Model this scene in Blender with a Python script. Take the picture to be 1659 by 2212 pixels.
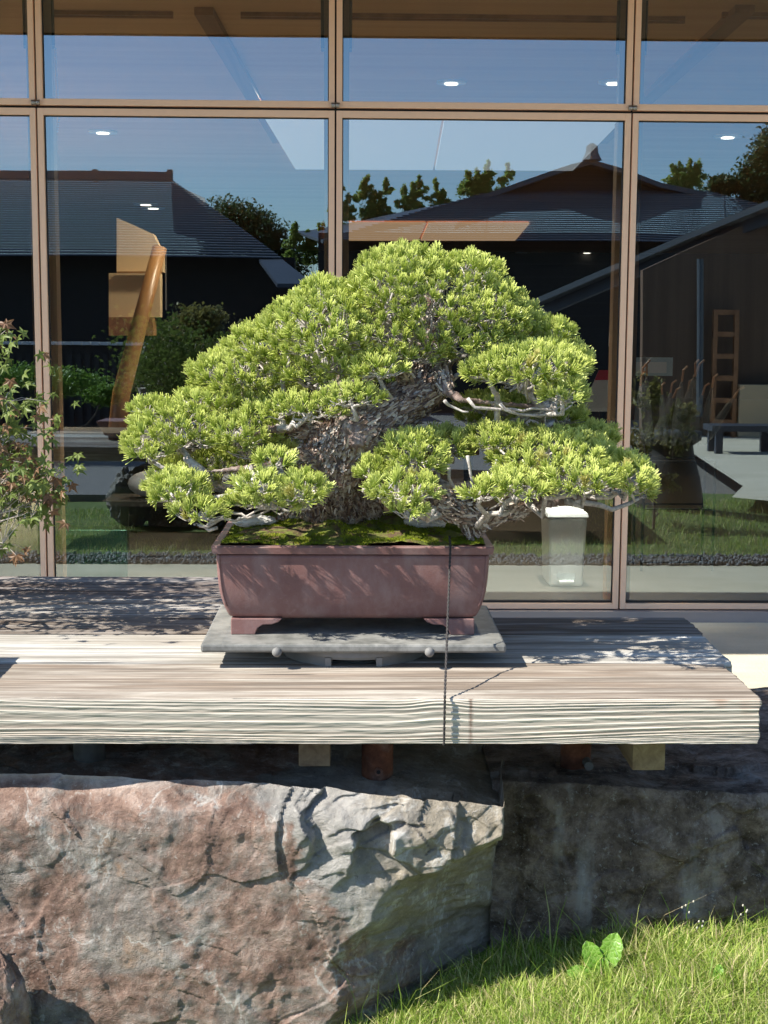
import bpy, math, random
import numpy as np
from mathutils import Vector, Matrix, Euler
random.seed(7)
rng = np.random.default_rng(11)
for o in list(bpy.data.objects): bpy.data.objects.remove(o)
S = bpy.context.scene
COL = S.collection
# ------------------------------------------------------------------ camera
CAMZ = 1.32; G = 6.5                       # eye height, distance of the glass front
FPX = 3067.0                               # focal length in px of a 1659 x 2212 picture
YAW, PITCH, ROLL = math.radians(1.2), math.radians(7.17), math.radians(0.35)
cam = bpy.data.objects.new('camera', bpy.data.cameras.new('camera')); COL.objects.link(cam)
CR = Euler((0, 0, -YAW)).to_matrix() @ Euler((math.pi/2-PITCH, 0, 0)).to_matrix() @ Euler((0, 0, ROLL)).to_matrix()
cam.matrix_world = Matrix.Translation((0, 0, CAMZ)) @ CR.to_4x4()
cam.data.sensor_fit = 'VERTICAL'; cam.data.sensor_height = 36; cam.data.lens = 36*FPX/2212
cam.data.clip_start = 0.05; cam.data.clip_end = 2000
S.camera = cam
S.render.resolution_x, S.render.resolution_y = 768, 1024
# ------------------------------------------------------------------ light
SUN = Vector((0.956, 0.35, -1.0)).normalized()      # direction the light travels
EL = math.asin(-SUN.z)
world = bpy.data.worlds.new('World'); S.world = world; world.use_nodes = True
wn = world.node_tree; bg = wn.nodes['Background']
sky = wn.nodes.new('ShaderNodeTexSky'); sky.sky_type = 'NISHITA'; sky.sun_disc = False
sky.sun_elevation = EL; sky.sun_rotation = math.atan2(-SUN.x, -SUN.y)
sky.air_density = 1.0; sky.dust_density = 0.15; sky.ozone_density = 4.0
wn.links.new(sky.outputs[0], bg.inputs[0]); bg.inputs[1].default_value = 0.115
sl = bpy.data.lights.new('sun', 'SUN'); sl.energy = 4.8; sl.angle = math.radians(0.5); sl.color = (1, 0.95, 0.86)
so = bpy.data.objects.new('sun', sl); COL.objects.link(so)
so.rotation_euler = SUN.to_track_quat('-Z', 'Y').to_euler(); so.location = (-4, -2, 6)
S.view_settings.view_transform = 'Standard'; S.view_settings.look = 'None'
S.view_settings.gamma = 1; S.view_settings.use_curve_mapping = False
S.view_settings.exposure = 1.0
# ------------------------------------------------------------------ helpers
def ray(px, py): return CR @ Vector(((px-829.5)/FPX, -(py-1106)/FPX, -1))
def yp(px, py, y):
    d = ray(px, py); t = y/d.y; return Vector((d.x*t, y, CAMZ+d.z*t))
def zp(px, py, z):
    d = ray(px, py); t = (z-CAMZ)/d.z; return Vector((d.x*t, d.y*t, z))
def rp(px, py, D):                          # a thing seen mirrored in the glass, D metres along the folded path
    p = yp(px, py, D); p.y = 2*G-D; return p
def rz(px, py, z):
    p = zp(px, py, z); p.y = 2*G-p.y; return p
def tag(o, label=None, cat=None, group=None, kind=None):
    if label: o['label'] = label
    if cat: o['category'] = cat
    if group: o['group'] = group
    if kind: o['kind'] = kind
    return o
def thing(name, label, cat, loc=(0, 0, 0), group=None):
    o = bpy.data.objects.new(name, None); COL.objects.link(o); o.location = loc
    o.empty_display_size = .1
    return tag(o, label, cat, group)
def worldloc(o):
    v = Vector((0, 0, 0))
    while o: v += o.location; o = o.parent
    return v
def link(name, me, m=None, parent=None, loc=None):
    """Link a mesh whose vertices are in world space (loc None) or local to loc."""
    o = bpy.data.objects.new(name, me); COL.objects.link(o)
    if m is not None:
        me.materials.clear()
        for k in (m if isinstance(m, (list, tuple)) else [m]): me.materials.append(k)
    if parent is not None:
        o.parent = parent
        o.location = (Vector(loc) if loc is not None else Vector((0, 0, 0))) - worldloc(parent)
    elif loc is not None: o.location = loc
    return o
def mesh(V, F, name='m', smooth=False):
    me = bpy.data.meshes.new(name)
    V = np.asarray(V, dtype=np.float32).reshape(-1, 3)
    if isinstance(F, np.ndarray):
        n, k = F.shape
        me.vertices.add(len(V)); me.vertices.foreach_set('co', V.ravel())
        me.loops.add(n*k); me.loops.foreach_set('vertex_index', F.astype(np.int32).ravel())
        me.polygons.add(n); me.polygons.foreach_set('loop_start', np.arange(0, n*k, k, dtype=np.int32))
        me.update(calc_edges=True)
    else:
        me.from_pydata([tuple(map(float, v)) for v in V], [], F)
    if smooth: me.polygons.foreach_set('use_smooth', [True]*len(me.polygons))
    me.update(); return me
class MB:
    def __init__(s): s.V = []; s.F = []
    def add(s, V, F):
        b = len(s.V); s.V += [tuple(v) for v in V]; s.F += [tuple(b+i for i in f) for f in F]; return s
    def box(s, a, b):
        x0, y0, z0 = a; x1, y1, z1 = b
        V = [(x0,y0,z0),(x1,y0,z0),(x1,y1,z0),(x0,y1,z0),(x0,y0,z1),(x1,y0,z1),(x1,y1,z1),(x0,y1,z1)]
        return s.add(V, [(0,3,2,1),(4,5,6,7),(0,1,5,4),(1,2,6,5),(2,3,7,6),(3,0,4,7)])
    def beam(s, p, q, w, h, up=(0, 0, 1)):
        p, q = Vector(p), Vector(q); d = (q-p).normalized(); u = Vector(up)
        r = d.cross(u).normalized(); u = r.cross(d).normalized(); V = []
        for c in (p, q):
            for a, b in ((-1,-1),(1,-1),(1,1),(-1,1)): V.append(c+r*(a*w/2)+u*(b*h/2))
        return s.add(V, [(0,1,2,3),(7,6,5,4),(0,4,5,1),(1,5,6,2),(2,6,7,3),(3,7,4,0)])
    def prism(s, pts, y0, y1):              # polygon in x,z extruded in y
        n = len(pts); V = [(x, y0, z) for x, z in pts]+[(x, y1, z) for x, z in pts]
        return s.add(V, [tuple(range(n)), tuple(reversed(range(n, 2*n)))]+[(i, n+i, n+(i+1) % n, (i+1) % n) for i in range(n)])
    def slab(s, pts, t):                    # quad/polygon points with thickness t downwards
        n = len(pts); V = [tuple(p) for p in pts]+[(p[0], p[1], p[2]-t) for p in pts]
        return s.add(V, [tuple(range(n)), tuple(reversed(range(n, 2*n)))]+[((i+1) % n, i, n+i, n+(i+1) % n) for i in range(n)])
    def tube(s, P, R, n=8, cap=True):
        P = [Vector(p) for p in P]; m = len(P)
        if not isinstance(R, (list, tuple)): R = [R]*m
        V = []; u = None
        for i in range(m):
            d = (P[min(i+1, m-1)]-P[max(i-1, 0)])
            d = d.normalized() if d.length > 1e-9 else Vector((0, 0, 1))
            if u is None: u = d.orthogonal().normalized()
            else:
                u = u-d*u.dot(d); u = u.normalized() if u.length > 1e-6 else d.orthogonal().normalized()
            w = d.cross(u)
            for k in range(n):
                a = 2*math.pi*k/n; V.append(P[i]+(u*math.cos(a)+w*math.sin(a))*R[i])
        F = [(i*n+k, i*n+(k+1) % n, (i+1)*n+(k+1) % n, (i+1)*n+k) for i in range(m-1) for k in range(n)]
        if cap: F += [tuple(reversed(range(n))), tuple((m-1)*n+k for k in range(n))]
        return s.add(V, F)
    def lathe(s, c, prof, n=24):
        V = [(c[0]+r*math.cos(2*math.pi*k/n), c[1]+r*math.sin(2*math.pi*k/n), c[2]+z) for r, z in prof for k in range(n)]
        m = len(prof)
        F = [(i*n+k, i*n+(k+1) % n, (i+1)*n+(k+1) % n, (i+1)*n+k) for i in range(m-1) for k in range(n)]
        F += [tuple(reversed(range(n))), tuple((m-1)*n+k for k in range(n))]
        return s.add(V, F)
    def ball(s, c, r, sx=1, sy=1, sz=1, n=12):
        prof = [(max(1e-4, math.sin(math.pi*i/8))*r, -math.cos(math.pi*i/8)*r) for i in range(9)]
        V = [(c[0]+sx*q*math.cos(2*math.pi*k/n), c[1]+sy*q*math.sin(2*math.pi*k/n), c[2]+sz*z) for q, z in prof for k in range(n)]
        F = [(i*n+k, i*n+(k+1) % n, (i+1)*n+(k+1) % n, (i+1)*n+k) for i in range(8) for k in range(n)]
        return s.add(V, F)
    def build(s, name, m, parent=None, smooth=False, bevel=0, label=None):
        me = mesh(s.V, s.F, name, smooth)
        o = link(name, me, m, parent)
        if bevel:
            b = o.modifiers.new('b', 'BEVEL'); b.width = bevel; b.segments = 2; b.limit_method = 'ANGLE'
        if label: o['label'] = label
        return o
# value noise in numpy
_T = rng.random((64, 64, 64)).astype(np.float32)
def vnoise(P):
    P = np.asarray(P, dtype=np.float64); i = np.floor(P).astype(int); f = P-i; f = f*f*(3-2*f)
    r = 0
    for a in (0, 1):
        for b in (0, 1):
            for c in (0, 1):
                w = (f[..., 0] if a else 1-f[..., 0])*(f[..., 1] if b else 1-f[..., 1])*(f[..., 2] if c else 1-f[..., 2])
                r = r+w*_T[(i[..., 0]+a) % 64, (i[..., 1]+b) % 64, (i[..., 2]+c) % 64]
    return r*2-1
def fbm(P, o=4, lac=2.03, g=.5):
    P = np.asarray(P, dtype=np.float64); r = 0; a = 1
    for k in range(o): r = r+a*vnoise(P+17.3*k); P = P*lac; a *= g
    return r
def ridged(P, o=4, g=.5):
    P = np.asarray(P, dtype=np.float64); r = 0; a = 1
    for k in range(o): r = r+a*(1-np.abs(vnoise(P+9.1*k))); P = P*2.1; a *= g
    return r
def facets(P, seed=0, scale=1.0):
    """piecewise planar offset: every Voronoi cell is tilted its own way (fractured stone)"""
    P = np.asarray(P)*scale; I = np.floor(P).astype(int); best = np.full(P.shape[:-1], 9.); out = np.zeros(P.shape[:-1])
    for a in (-1, 0, 1):
        for b in (-1, 0, 1):
            for c in (-1, 0, 1):
                J = I+np.array([a, b, c]); j = (J+seed) % 64
                q = J+np.stack([_T[j[..., 0], j[..., 1], j[..., 2]], 0*P[..., 0], 0*P[..., 0]], -1)
                q[..., 1] += _T[j[..., 1], j[..., 2], j[..., 0]]; q[..., 2] += _T[j[..., 2], j[..., 0], j[..., 1]]
                d = P-q; dist = (d**2).sum(-1)
                g = np.stack([_T[(j[..., 0]+7) % 64, j[..., 1], j[..., 2]], _T[(j[..., 0]+11) % 64, j[..., 1], j[..., 2]], _T[(j[..., 0]+19) % 64, j[..., 1], j[..., 2]]], -1)*2-1
                v = (d*g).sum(-1)+.6*g[..., 0]
                m = dist < best; best = np.where(m, dist, best); out = np.where(m, v, out)
    return out
def gridfaces(nx, nz):
    i, j = np.meshgrid(np.arange(nx-1), np.arange(nz-1), indexing='ij'); a = (i*nz+j).ravel()
    return np.stack([a, a+nz, a+nz+1, a+1], 1)
# ------------------------------------------------------------------ materials
class NT:
    def __init__(s, name):
        s.m = bpy.data.materials.new(name); s.m.use_nodes = True; s.t = s.m.node_tree
        s.b = s.t.nodes['Principled BSDF']; s.out = s.t.nodes['Material Output']
    def n(s, typ, ins=None, **kw):
        x = s.t.nodes.new('ShaderNode'+typ)
        for k, v in kw.items(): setattr(x, k, v)
        for k, v in (ins or {}).items(): s.put(x.inputs[k], v)
        return x
    def put(s, sock, v):
        if isinstance(v, bpy.types.Node): v = v.outputs[0]
        if isinstance(v, bpy.types.NodeSocket): s.t.links.new(v, sock)
        else:
            if hasattr(sock, 'default_value') and isinstance(v, tuple) and len(v) == 3 and sock.type == 'RGBA': v = v+(1,)
            sock.default_value = v
    def pos(s, scale=(1, 1, 1), obj=False):
        src = s.n('TexCoord').outputs['Object'] if obj else s.n('NewGeometry').outputs['Position']
        return s.n('Mapping', {'Vector': src, 'Scale': scale})
    def noise(s, v, scale, detail=4, rough=.55, dist=0):
        return s.n('TexNoise', {'Vector': v, 'Scale': scale, 'Detail': detail, 'Roughness': rough, 'Distortion': dist}).outputs['Fac']
    def ramp(s, f, *st):
        x = s.n('ValToRGB', {'Fac': f}); e = x.color_ramp.elements
        while len(e) > len(st): e.remove(e[-1])
        while len(e) < len(st): e.new(1)
        for i, (p, c) in enumerate(st):
            e[i].position = p; e[i].color = (c if isinstance(c, tuple) else (c, c, c))[:3]+(1,)
        return x.outputs[0]
    def mix(s, f, a, b, mode='MIX'):
        x = s.n('Mix', data_type='RGBA', blend_type=mode); s.put(x.inputs[0], f); s.put(x.inputs[6], a); s.put(x.inputs[7], b); return x.outputs[2]
    def math(s, op, a, b=0.0):
        x = s.n('Math', operation=op); s.put(x.inputs[0], a); s.put(x.inputs[1], b); return x.outputs[0]
    def bump(s, h, d=.01, st=1.0, nrm=None):
        x = s.n('Bump', {'Height': h, 'Distance': d, 'Strength': st})
        if nrm is not None: s.put(x.inputs['Normal'], nrm)
        return x.outputs[0]
    def done(s, col=None, rough=.6, bump=None, spec=None, metal=None):
        if col is not None: s.put(s.b.inputs['Base Color'], col)
        s.put(s.b.inputs['Roughness'], rough)
        if bump is not None: s.put(s.b.inputs['Normal'], bump)
        if spec is not None: s.put(s.b.inputs['Specular IOR Level'], spec)
        if metal is not None: s.put(s.b.inputs['Metallic'], metal)
        return s.m
def plain(name, col, rough=.6, var=.15, scale=8, metal=None, spec=None, bump=.0):
    t = NT(name); n = t.noise(t.pos(), scale, 5)
    c = t.mix(n, tuple(x*(1-var) for x in col), tuple(min(1, x*(1+var)) for x in col))
    return t.done(c, rough, t.bump(n, bump) if bump else None, spec, metal)
def leafmat(name, c1, c2, tr=.35, scale=6, attr=None, tipc=None, rough=.5):
    t = NT(name); r = t.n('ObjectInfo').outputs['Random']; n = t.noise(t.pos(), scale, 3)
    f = t.math('ADD', t.math('MULTIPLY', r, .4), t.math('MULTIPLY', n, .75))
    c = t.mix(f, c1, c2)
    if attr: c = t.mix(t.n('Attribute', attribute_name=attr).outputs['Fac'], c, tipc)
    m = t.done(c, rough, spec=.35)
    tl = t.n('BsdfTranslucent', {'Color': c}); mx = t.n('MixShader', {0: tr, 1: t.b.outputs[0], 2: tl.outputs[0]})
    t.put(t.out.inputs['Surface'], mx); return m
def emit(name, col, st):
    t = NT(name); t.put(t.b.inputs['Base Color'], col); t.put(t.b.inputs['Emission Color'], col); t.b.inputs['Emission Strength'].default_value = st
    return t.m
M = {}
def wood(name, light, dark, along='x', scale=1.0, rough=.7, contrast=1.0, bumpd=.0015):
    t = NT(name); s = {'x': (1.2, 42, 42), 'y': (42, 1.2, 42), 'z': (42, 42, 1.2)}[along]
    p = t.pos(tuple(k*scale for k in s)); n1 = t.noise(p, 1, 6, .6, .6)
    p2 = t.pos(tuple(k*scale*.22 for k in s)); n2 = t.noise(p2, 1, 3, .5, 1.0)
    f = t.ramp(t.math('ADD', t.math('MULTIPLY', n1, .6), t.math('MULTIPLY', n2, .45)), (.38, 0.0), (.38+.27/contrast, 1.0))
    c = t.mix(f, dark, light)
    return t.done(c, rough, t.bump(n1, bumpd))
# glass: coated, faintly tinted, clear to look through
t = NT('glass')
fr = t.n('Fresnel', {'IOR': 3.15}); gl = t.n('BsdfGlossy', {'Color': (.70, .88, 1.0), 'Roughness': 0.0})
wv = t.noise(t.pos((1, 1, .6)), .9, 1)
t.put(gl.inputs['Normal'], t.bump(wv, .0022))
tr = t.n('BsdfTransparent', {'Color': (.80, .84, .82)})
t.put(t.out.inputs['Surface'], t.n('MixShader', {0: fr.outputs[0], 1: tr.outputs[0], 2: gl.outputs[0]})); M['glass'] = t.m
t = NT('glass_inner'); tr = t.n('BsdfTransparent', {'Color': (.97, .98, .98)}); t.put(t.out.inputs['Surface'], tr); M['clear'] = t.m
M['frame'] = plain('frame_paint', (.94, .61, .41), .45, .06, 30)
M['frame_in'] = wood('jamb_wood', (.50, .30, .15), (.36, .20, .09), 'z')
M['gasket'] = plain('gasket', (.012, .011, .010), .6)
M['steel'] = plain('steel', (.35, .34, .33), .35, .1, 40, metal=1)
M['ceil'] = wood('ceiling_wood', (.86, .50, .23), (.68, .36, .15), 'x', .22, .5)
M['beam'] = wood('beam_wood', (.42, .20, .09), (.24, .10, .04), 'y', .3, .5)
M['soffit'] = wood('soffit_wood', (.30, .17, .08), (.2, .10, .05), 'x', .3, .6)
M['darkroom'] = plain('dark_wall', (.035, .03, .026), .7)
M['floor_in'] = plain('inner_floor', (.07, .058, .045), .5, .15, 2)
M['beige'] = plain('beige_plaster', (.62, .46, .28), .8, .07, 3)
M['log'] = wood('log_wood', (.40, .22, .09), (.28, .13, .05), 'z', .2, .35)
M['white_plastic'] = plain('white_plastic', (.84, .88, .90), .4, .04)
M['paper'] = plain('paper', (.75, .78, .8), .7, .04)
M['red'] = plain('red_print', (.55, .04, .05), .5)
M['teal'] = plain('teal_board', (.04, .14, .10), .5, .1)
M['black'] = plain('black_metal', (.015, .015, .016), .4)
M['lamp'] = emit('lamp_glow', (1, .93, .8), 1.6)
M['tile'] = plain('roof_slate', (.045, .052, .068), .5, .3, 3)
M['tile_edge'] = plain('roof_edge', (.09, .10, .11), .45, .2, 5)
M['darkwood'] = plain('dark_timber', (.022, .017, .014), .7, .3, 4)
M['brownwall'] = wood('brown_boards', (.17, .10, .06), (.10, .055, .03), 'z', .3, .7)
M['whitecap'] = plain('white_tile', (.6, .6, .58), .5)
# ------------------------------------------------------------------ ground, path
def sheet(name, pts, z, m, kind='structure'):
    me = mesh([(x, y, z) for x, y in pts], [tuple(range(len(pts)))], name)
    return tag(link(name, me, m), kind=kind)
t = NT('gravel_ground'); n = t.noise(t.pos(), 60, 5, .7); n2 = t.noise(t.pos(), 1.2, 4)
M['gravelg'] = t.done(t.mix(n2, t.ramp(n, (.3, (.09, .085, .08)), (.7, (.26, .25, .24))), (.2, .19, .18)), .9, t.bump(n, .01))
sheet('ground', [(-300, -300), (300, -300), (300, 300), (-300, 300)], -.16, M['gravelg'])
t = NT('lawn_soil'); n = t.noise(t.pos(), 26, 6, .75); n2 = t.noise(t.pos(), 2.2, 4)
M['lawn'] = t.done(t.mix(n2, t.ramp(n, (.32, (.05, .06, .02)), (.52, (.13, .17, .04)), (.75, (.26, .26, .10))), (.09, .15, .03)), .95, t.bump(n, .015))
t = NT('concrete'); n = t.noise(t.pos((1, 3, 1)), 1.6, 7, .62); n2 = t.noise(t.pos(), 90, 3)
M['paving'] = t.done(t.mix(t.math('MULTIPLY', n2, .3), t.ramp(n, (.3, (.56, .50, .36)), (.7, (.72, .65, .50))), (.22, .2, .17)), .85, t.bump(n2, .002))
# ------------------------------------------------------------------ pavilion with glass front
bld = thing('garden_pavilion', 'timber garden pavilion with tall salmon framed glass front behind the bonsai', 'building', (0, G, 0))
MX = [yp(px, 240, G).x for px in (83, 725, 1365)]
sp = (MX[2]-MX[0])/2
XS = [MX[1]+sp*k for k in range(-4, 6)]
ZT = yp(725, 238, G).z; ZB = .055; ZTOP = 2.93
MB().box((XS[0]-.5, G-.06, -.01), (XS[-1]+.5, G+.12, ZB-.006)).build('sill', plain('sill_stone', (.36, .30, .27), .6), bld)
for i in range(len(XS)-1):
    for lo in (True, False):
        far = i in (0, 1, 7, 8)
        a, b = XS[i]+.004, XS[i+1]-.004
        z0, z1 = (ZB, ZT-.006) if lo else (ZT+.006, ZTOP)
        w = .026; y0, y1 = G-.03, G+.03
        win = MB()
        win.box((a, y0, z0), (a+w, y1, z1)); win.box((b-w, y0, z0), (b, y1, z1))
        win.box((a+w, y0, z0), (b-w, y1, z0+w*(1.0 if lo else 1.1))); win.box((a+w, y0, z1-w*1.15), (b-w, y1, z1))
        f = win.build('window', M['frame'], bld, bevel=.0015)
        jm = MB()          # timber jamb set back behind the frame
        d = .085 if lo else .05
        MB().box((b-w-.022, y1+.001, z0+w), (b-w+.004, y1+d, z1-w)).build('jamb', M['frame_in'], f); MB().box((a+w-.004, y1+.001, z0+w), (a+w+.03, y1+d, z1-w)).build('jamb', M['frame_in'], f)
        gk = MB(); g = .004; X0, X1, Z0, Z1 = a+w, b-w, z0+w*1.0, z1-w*1.15
        gk.box((X0, G-.013, Z0+w*(.0 if lo else .1)), (X0+g, G+.005, Z1)); gk.box((X1-g, G-.013, Z0), (X1, G+.005, Z1))
        gk.box((X0+g, G-.013, Z0+.001), (X1-g, G+.005, Z0+g*(2.5 if lo else 1)+.001)); gk.box((X0+g, G-.013, Z1-g), (X1-g, G+.005, Z1)); gk.build('gasket', M['gasket'], f)
        pm = MB().box((X0+.001, G-.004, Z0+.002), (X1-.001, G+.004, Z1-.001))
        p = pm.build('pane', [M['glass'], M['clear']], f)
        for k, po in enumerate(p.data.polygons): po.material_index = 0 if po.normal.y < -.5 else 1
        if not lo and not far:
            # window stays: slim dark rods beside each mullion
            for xs_, s in ((a+w+.035, 1), (b-w-.03, -1)):
                st = MB().tube([(xs_, G+.045, z1-.13), (xs_, G+.05, z0+.27)], .0075, 8); st.box((xs_-.012, G+.03, z1-.12), (xs_+.012, G+.07, z1-.03))
                st.build('stay', M['black'], f)
                MB().ball((xs_, G+.05, z0+.262), .008).build('stay_knob', M['steel'], f, True)
    # gap behind the double mullion and transom
for x in XS:
    MB().box((x-.0055, G-.004, ZB), (x+.0055, G+.028, ZTOP)).build('mullion_gap', M['gasket'], bld)
    h = MB()
    for s in (-1, 1): h.lathe((0, 0, 0), [(.003, -.017), (.0095, -.016), (.0095, -.002), (.003, 0)], 12)
    hm = MB()
    for s in (-1, 1): hm.tube([(x+s*.001, G-.038, ZT+.016), (x+s*.018, G-.038, ZT+.016)], .0115, 12)
    hm.build('hinge', M['steel'], bld, True)
MB().box((XS[0], G-.002, ZT-.0055), (XS[-1], G+.027, ZT+.0055)).build('transom_gap', M['gasket'], bld)
# roof, eave, ceiling, floor, walls
EY, EZ = 4.865, 2.955
rb = MB(); rb.box((-9, EY, EZ), (12, G+.12, EZ+.05)); rb.build('soffit', M['soffit'], bld)
rb = MB().slab([(-9.2, EY-.05, 3.12), (12.2, EY-.05, 3.12), (12.2, 32, 7.6), (-9.2, 32, 7.6)], .09); rb.build('roof', M['tile'], bld)
MB().box((-9.1, EY-.02, EZ-.01), (12.1, EY-.002, 3.09)).build('fascia', M['darkwood'], bld)
MB().box((-9, EY-.13, EZ+.02), (12, EY-.05, EZ+.1)).build('gutter', M['black'], bld)
CZ = 3.01
MB().box((-9, G+.12, CZ), (12, 30, CZ+.05)).build('ceiling', M['ceil'], bld)
MB().box((-9, G+.12, -.2), (12, 30, -.004)).build('floor', M['floor_in'], bld)
MB().box((-9, 29.8, 0), (12, 30, CZ)).build('wall', M['darkroom'], bld)
for x in (-9, 11.9): MB().box((x, EY+1.4, 0), (x+.1, 29.8, CZ)).build('wall', M['darkroom'], bld)
# shallow ceiling grooves
def cz(px, py, z=CZ): return zp(px, py, z)
for xa, xb, ya in ((520, 1490, 26), (60, 372, 22), (1560, 1750, 26)):
    for k, dy in enumerate((0, 5)):
        p, q = cz(xa, ya+dy), cz(xb, ya+dy)
        MB().box((p.x, p.y-.012, CZ-.022), (q.x, p.y+.012, CZ-.001)).build('ceiling_trim', M['beam'], bld)
for (a, b, c, d) in ((440, 15, 602, 300), (1610, 10, 1300, 300)):
    p, q = cz(a, b), cz(c, d); MB().beam((p.x, p.y, CZ-.02), (q.x, q.y, CZ-.02), .10, .04).build('beam', M['beam'], bld)
# luminous ceiling panels
M['panel_cool'] = emit('panel_cool', (.9, .95, 1.0), .15)
M['panel_warm'] = emit('panel_warm', (1.0, .60, .30), .24)
def quadpanel(name, pts, m, n, gap):
    P = [cz(x, y) for x, y in pts]          # near-left, near-right, far-right, far-left
    for k in range(n):
        a, b = k/n+gap, (k+1)/n-gap
        q = [P[0].lerp(P[1], a), P[0].lerp(P[1], b), P[3].lerp(P[2], b), P[3].lerp(P[2], a)]
        MB().slab([(v.x, v.y, CZ-.012) for v in q], .03).build(name, m, bld)
quadpanel('ceiling_light', [(570, 246), (1345, 250), (1240, 360), (636, 357)], M['panel_cool'], 2, .004)
quadpanel('ceiling_light', [(700, 477), (1146, 478), (1115, 515), (700, 515)], M['panel_warm'], 2, .006)
for px, py in ((975, 175), (1325, 175), (315, 440), (331, 448), (1125, 545), (1268, 545), (556, 541), (222, 283), (1572, 293)):
    c = cz(px, py); r = .10 if py < 200 else (.12 if py < 300 else .16)
    f = MB().lathe((c.x, c.y, CZ-.012), [(r, -.004), (r, .01)], 24).build('downlight', M['white_plastic'], bld)
    MB().lathe((c.x, c.y, CZ-.02), [(r*.45, -.004), (r*.45, .003)], 16).build('bulb', M['lamp'], f)
    if py == 175:
        L_ = bpy.data.lights.new('downlight_fill_lamp', 'AREA'); L_.shape = 'DISK'; L_.size = .12; L_.energy = 30; L_.color = (1, .84, .62)
        lo_ = bpy.data.objects.new('downlight_fill_lamp', L_); COL.objects.link(lo_); lo_.parent = bld; lo_.location = Vector((c.x-1.2, c.y+.6, CZ-.03))-Vector(bld.location)
        for dx in (-1.3,)+((-4.4,) if px == 975 else ()):  # added fill lamps deeper in the room, no fixture there, to lift the ceiling
            L_ = bpy.data.lights.new('downlight_fill_lamp', 'AREA'); L_.shape = 'DISK'; L_.size = .12; L_.energy = 230; L_.color = (1, .80, .55); L_.spread = math.radians(110)
            lo_ = bpy.data.objects.new('downlight_fill_lamp', L_); COL.objects.link(lo_); lo_.location = (c.x+dx, 12.0, CZ-.03); lo_.parent = bld; lo_.location = Vector(lo_.location)-Vector(bld.location)
for lx in (1.05, -.9):  # unseen downlights added just inside the glass to brighten the bin
    MB().lathe((lx, 7.05, CZ-.014), [(.06, -.004), (.06, .012)], 20).build('downlight', M['white_plastic'], bld)
    L_ = bpy.data.lights.new('downlight_fill_lamp', 'AREA'); L_.shape = 'DISK'; L_.size = .1; L_.energy = 10; L_.color = (1, .93, .82); L_.spread = math.radians(50)
    lo_ = bpy.data.objects.new('downlight_fill_lamp', L_); COL.objects.link(lo_); lo_.parent = bld; lo_.location = Vector((lx, 7.05, CZ-.03))-Vector(bld.location); lo_.rotation_euler = (math.radians(6), 0, 0)
# interior wall block of pale plaster with leaning log post
def ywall(name, pts, y, t, m, parent=None):
    P = [yp(px, py, y) for px, py in pts]
    return MB().prism([(p.x, p.z) for p in P], y, y+t).build(name, m, parent if parent is not None else bld)
ywall('plaster_wall', [(252, 470), (330, 505), (350, 545), (352, 588), (252, 588)], 11, .15, M['beige'])
ywall('plaster_wall', [(235, 590), (345, 590), (345, 685), (235, 685)], 10.9, .15, M['beige'])
ywall('wall_trim', [(252, 586), (350, 586), (350, 590), (252, 590)], 10.85, .04, M['log'])
ywall('wall_trim', [(235, 685), (330, 685), (330, 725), (235, 725)], 10.8, .2, M['beam'])
p0, p1 = yp(345, 535, 10.6), yp(262, 850, 10.3)
lg = MB().tube([p0, p0.lerp(p1, .5), p1, yp(245, 1010, 10.2)], [.052, .058, .065, .068], 20).build('log_post', M['log'], bld, True)
MB().tube([yp(358, 540, 10.7), yp(359, 670, 10.7)], .006, 6).build('rod', M['steel'], bld)
# people-free interior furniture, dim behind the reflections
ctr = thing('serving_counter', 'dark serving counter inside the glass, left of the bonsai', 'counter', (-1.4, 9.5, 0))
a, b = yp(60, 935, 9.6), yp(640, 935, 9.6)
MB().box((a.x, 9.6, a.z-.03), (b.x, 10.2, a.z)).build('worktop', plain('worktop', (.12, .13, .14), .4), ctr)
MB().box((a.x+.05, 9.66, 0), (b.x-.05, 10.15, a.z-.031)).build('base', M['darkroom'], ctr)
pb = thing('pedal_bin', 'white plastic pedal bin standing on the floor inside the glass', 'bin', yp(1225, 1262, 7.35))
b0, b1 = yp(1181, 1262, 7.35), yp(1266, 1262, 7.35); tz = yp(1225, 1112, 7.35).z; z0 = b0.z
z0 = 0.0
V = []
mbin = MB(); cx = (b0.x+b1.x)/2; hw = (b1.x-b0.x)/2
def frustum(mb, cx, cy, z0, z1, w0, d0, w1, d1):
    V = [(cx-w0, cy-d0, z0), (cx+w0, cy-d0, z0), (cx+w0, cy+d0, z0), (cx-w0, cy+d0, z0), (cx-w1, cy-d1, z1), (cx+w1, cy-d1, z1), (cx+w1, cy+d1, z1), (cx-w1, cy+d1, z1)]
    return mb.add(V, [(0,3,2,1),(4,5,6,7),(0,1,5,4),(1,2,6,5),(2,3,7,6),(3,0,4,7)])
frustum(mbin, cx, 7.5, z0, tz-.02, hw*.85, .13, hw, .15); mbin.build('body', M['white_plastic'], pb, bevel=.012)
frustum(MB(), cx, 7.5, tz-.018, tz+.012, hw*1.06, .16, hw*1.0, .15).build('lid', M['white_plastic'], pb, bevel=.008)
MB().box((cx-.04, 7.33, .02), (cx+.04, 7.38, .035)).build('pedal', M['white_plastic'], pb, bevel=.004)
MB().prism([(cx-.05, .04), (cx+.05, .04), (cx+.05, .10), (cx+.035, .13), (cx, .142), (cx-.035, .13), (cx-.05, .10)], 7.366, 7.38).build('pedal_recess', plain('grey_plastic', (.45, .5, .52), .5), pb)
gb = thing('green_board', 'low teal board standing just inside the glass at left', 'board', yp(200, 1245, 6.9))
a, b = yp(130, 1146, 6.9), yp(274, 1246, 6.9)
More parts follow.
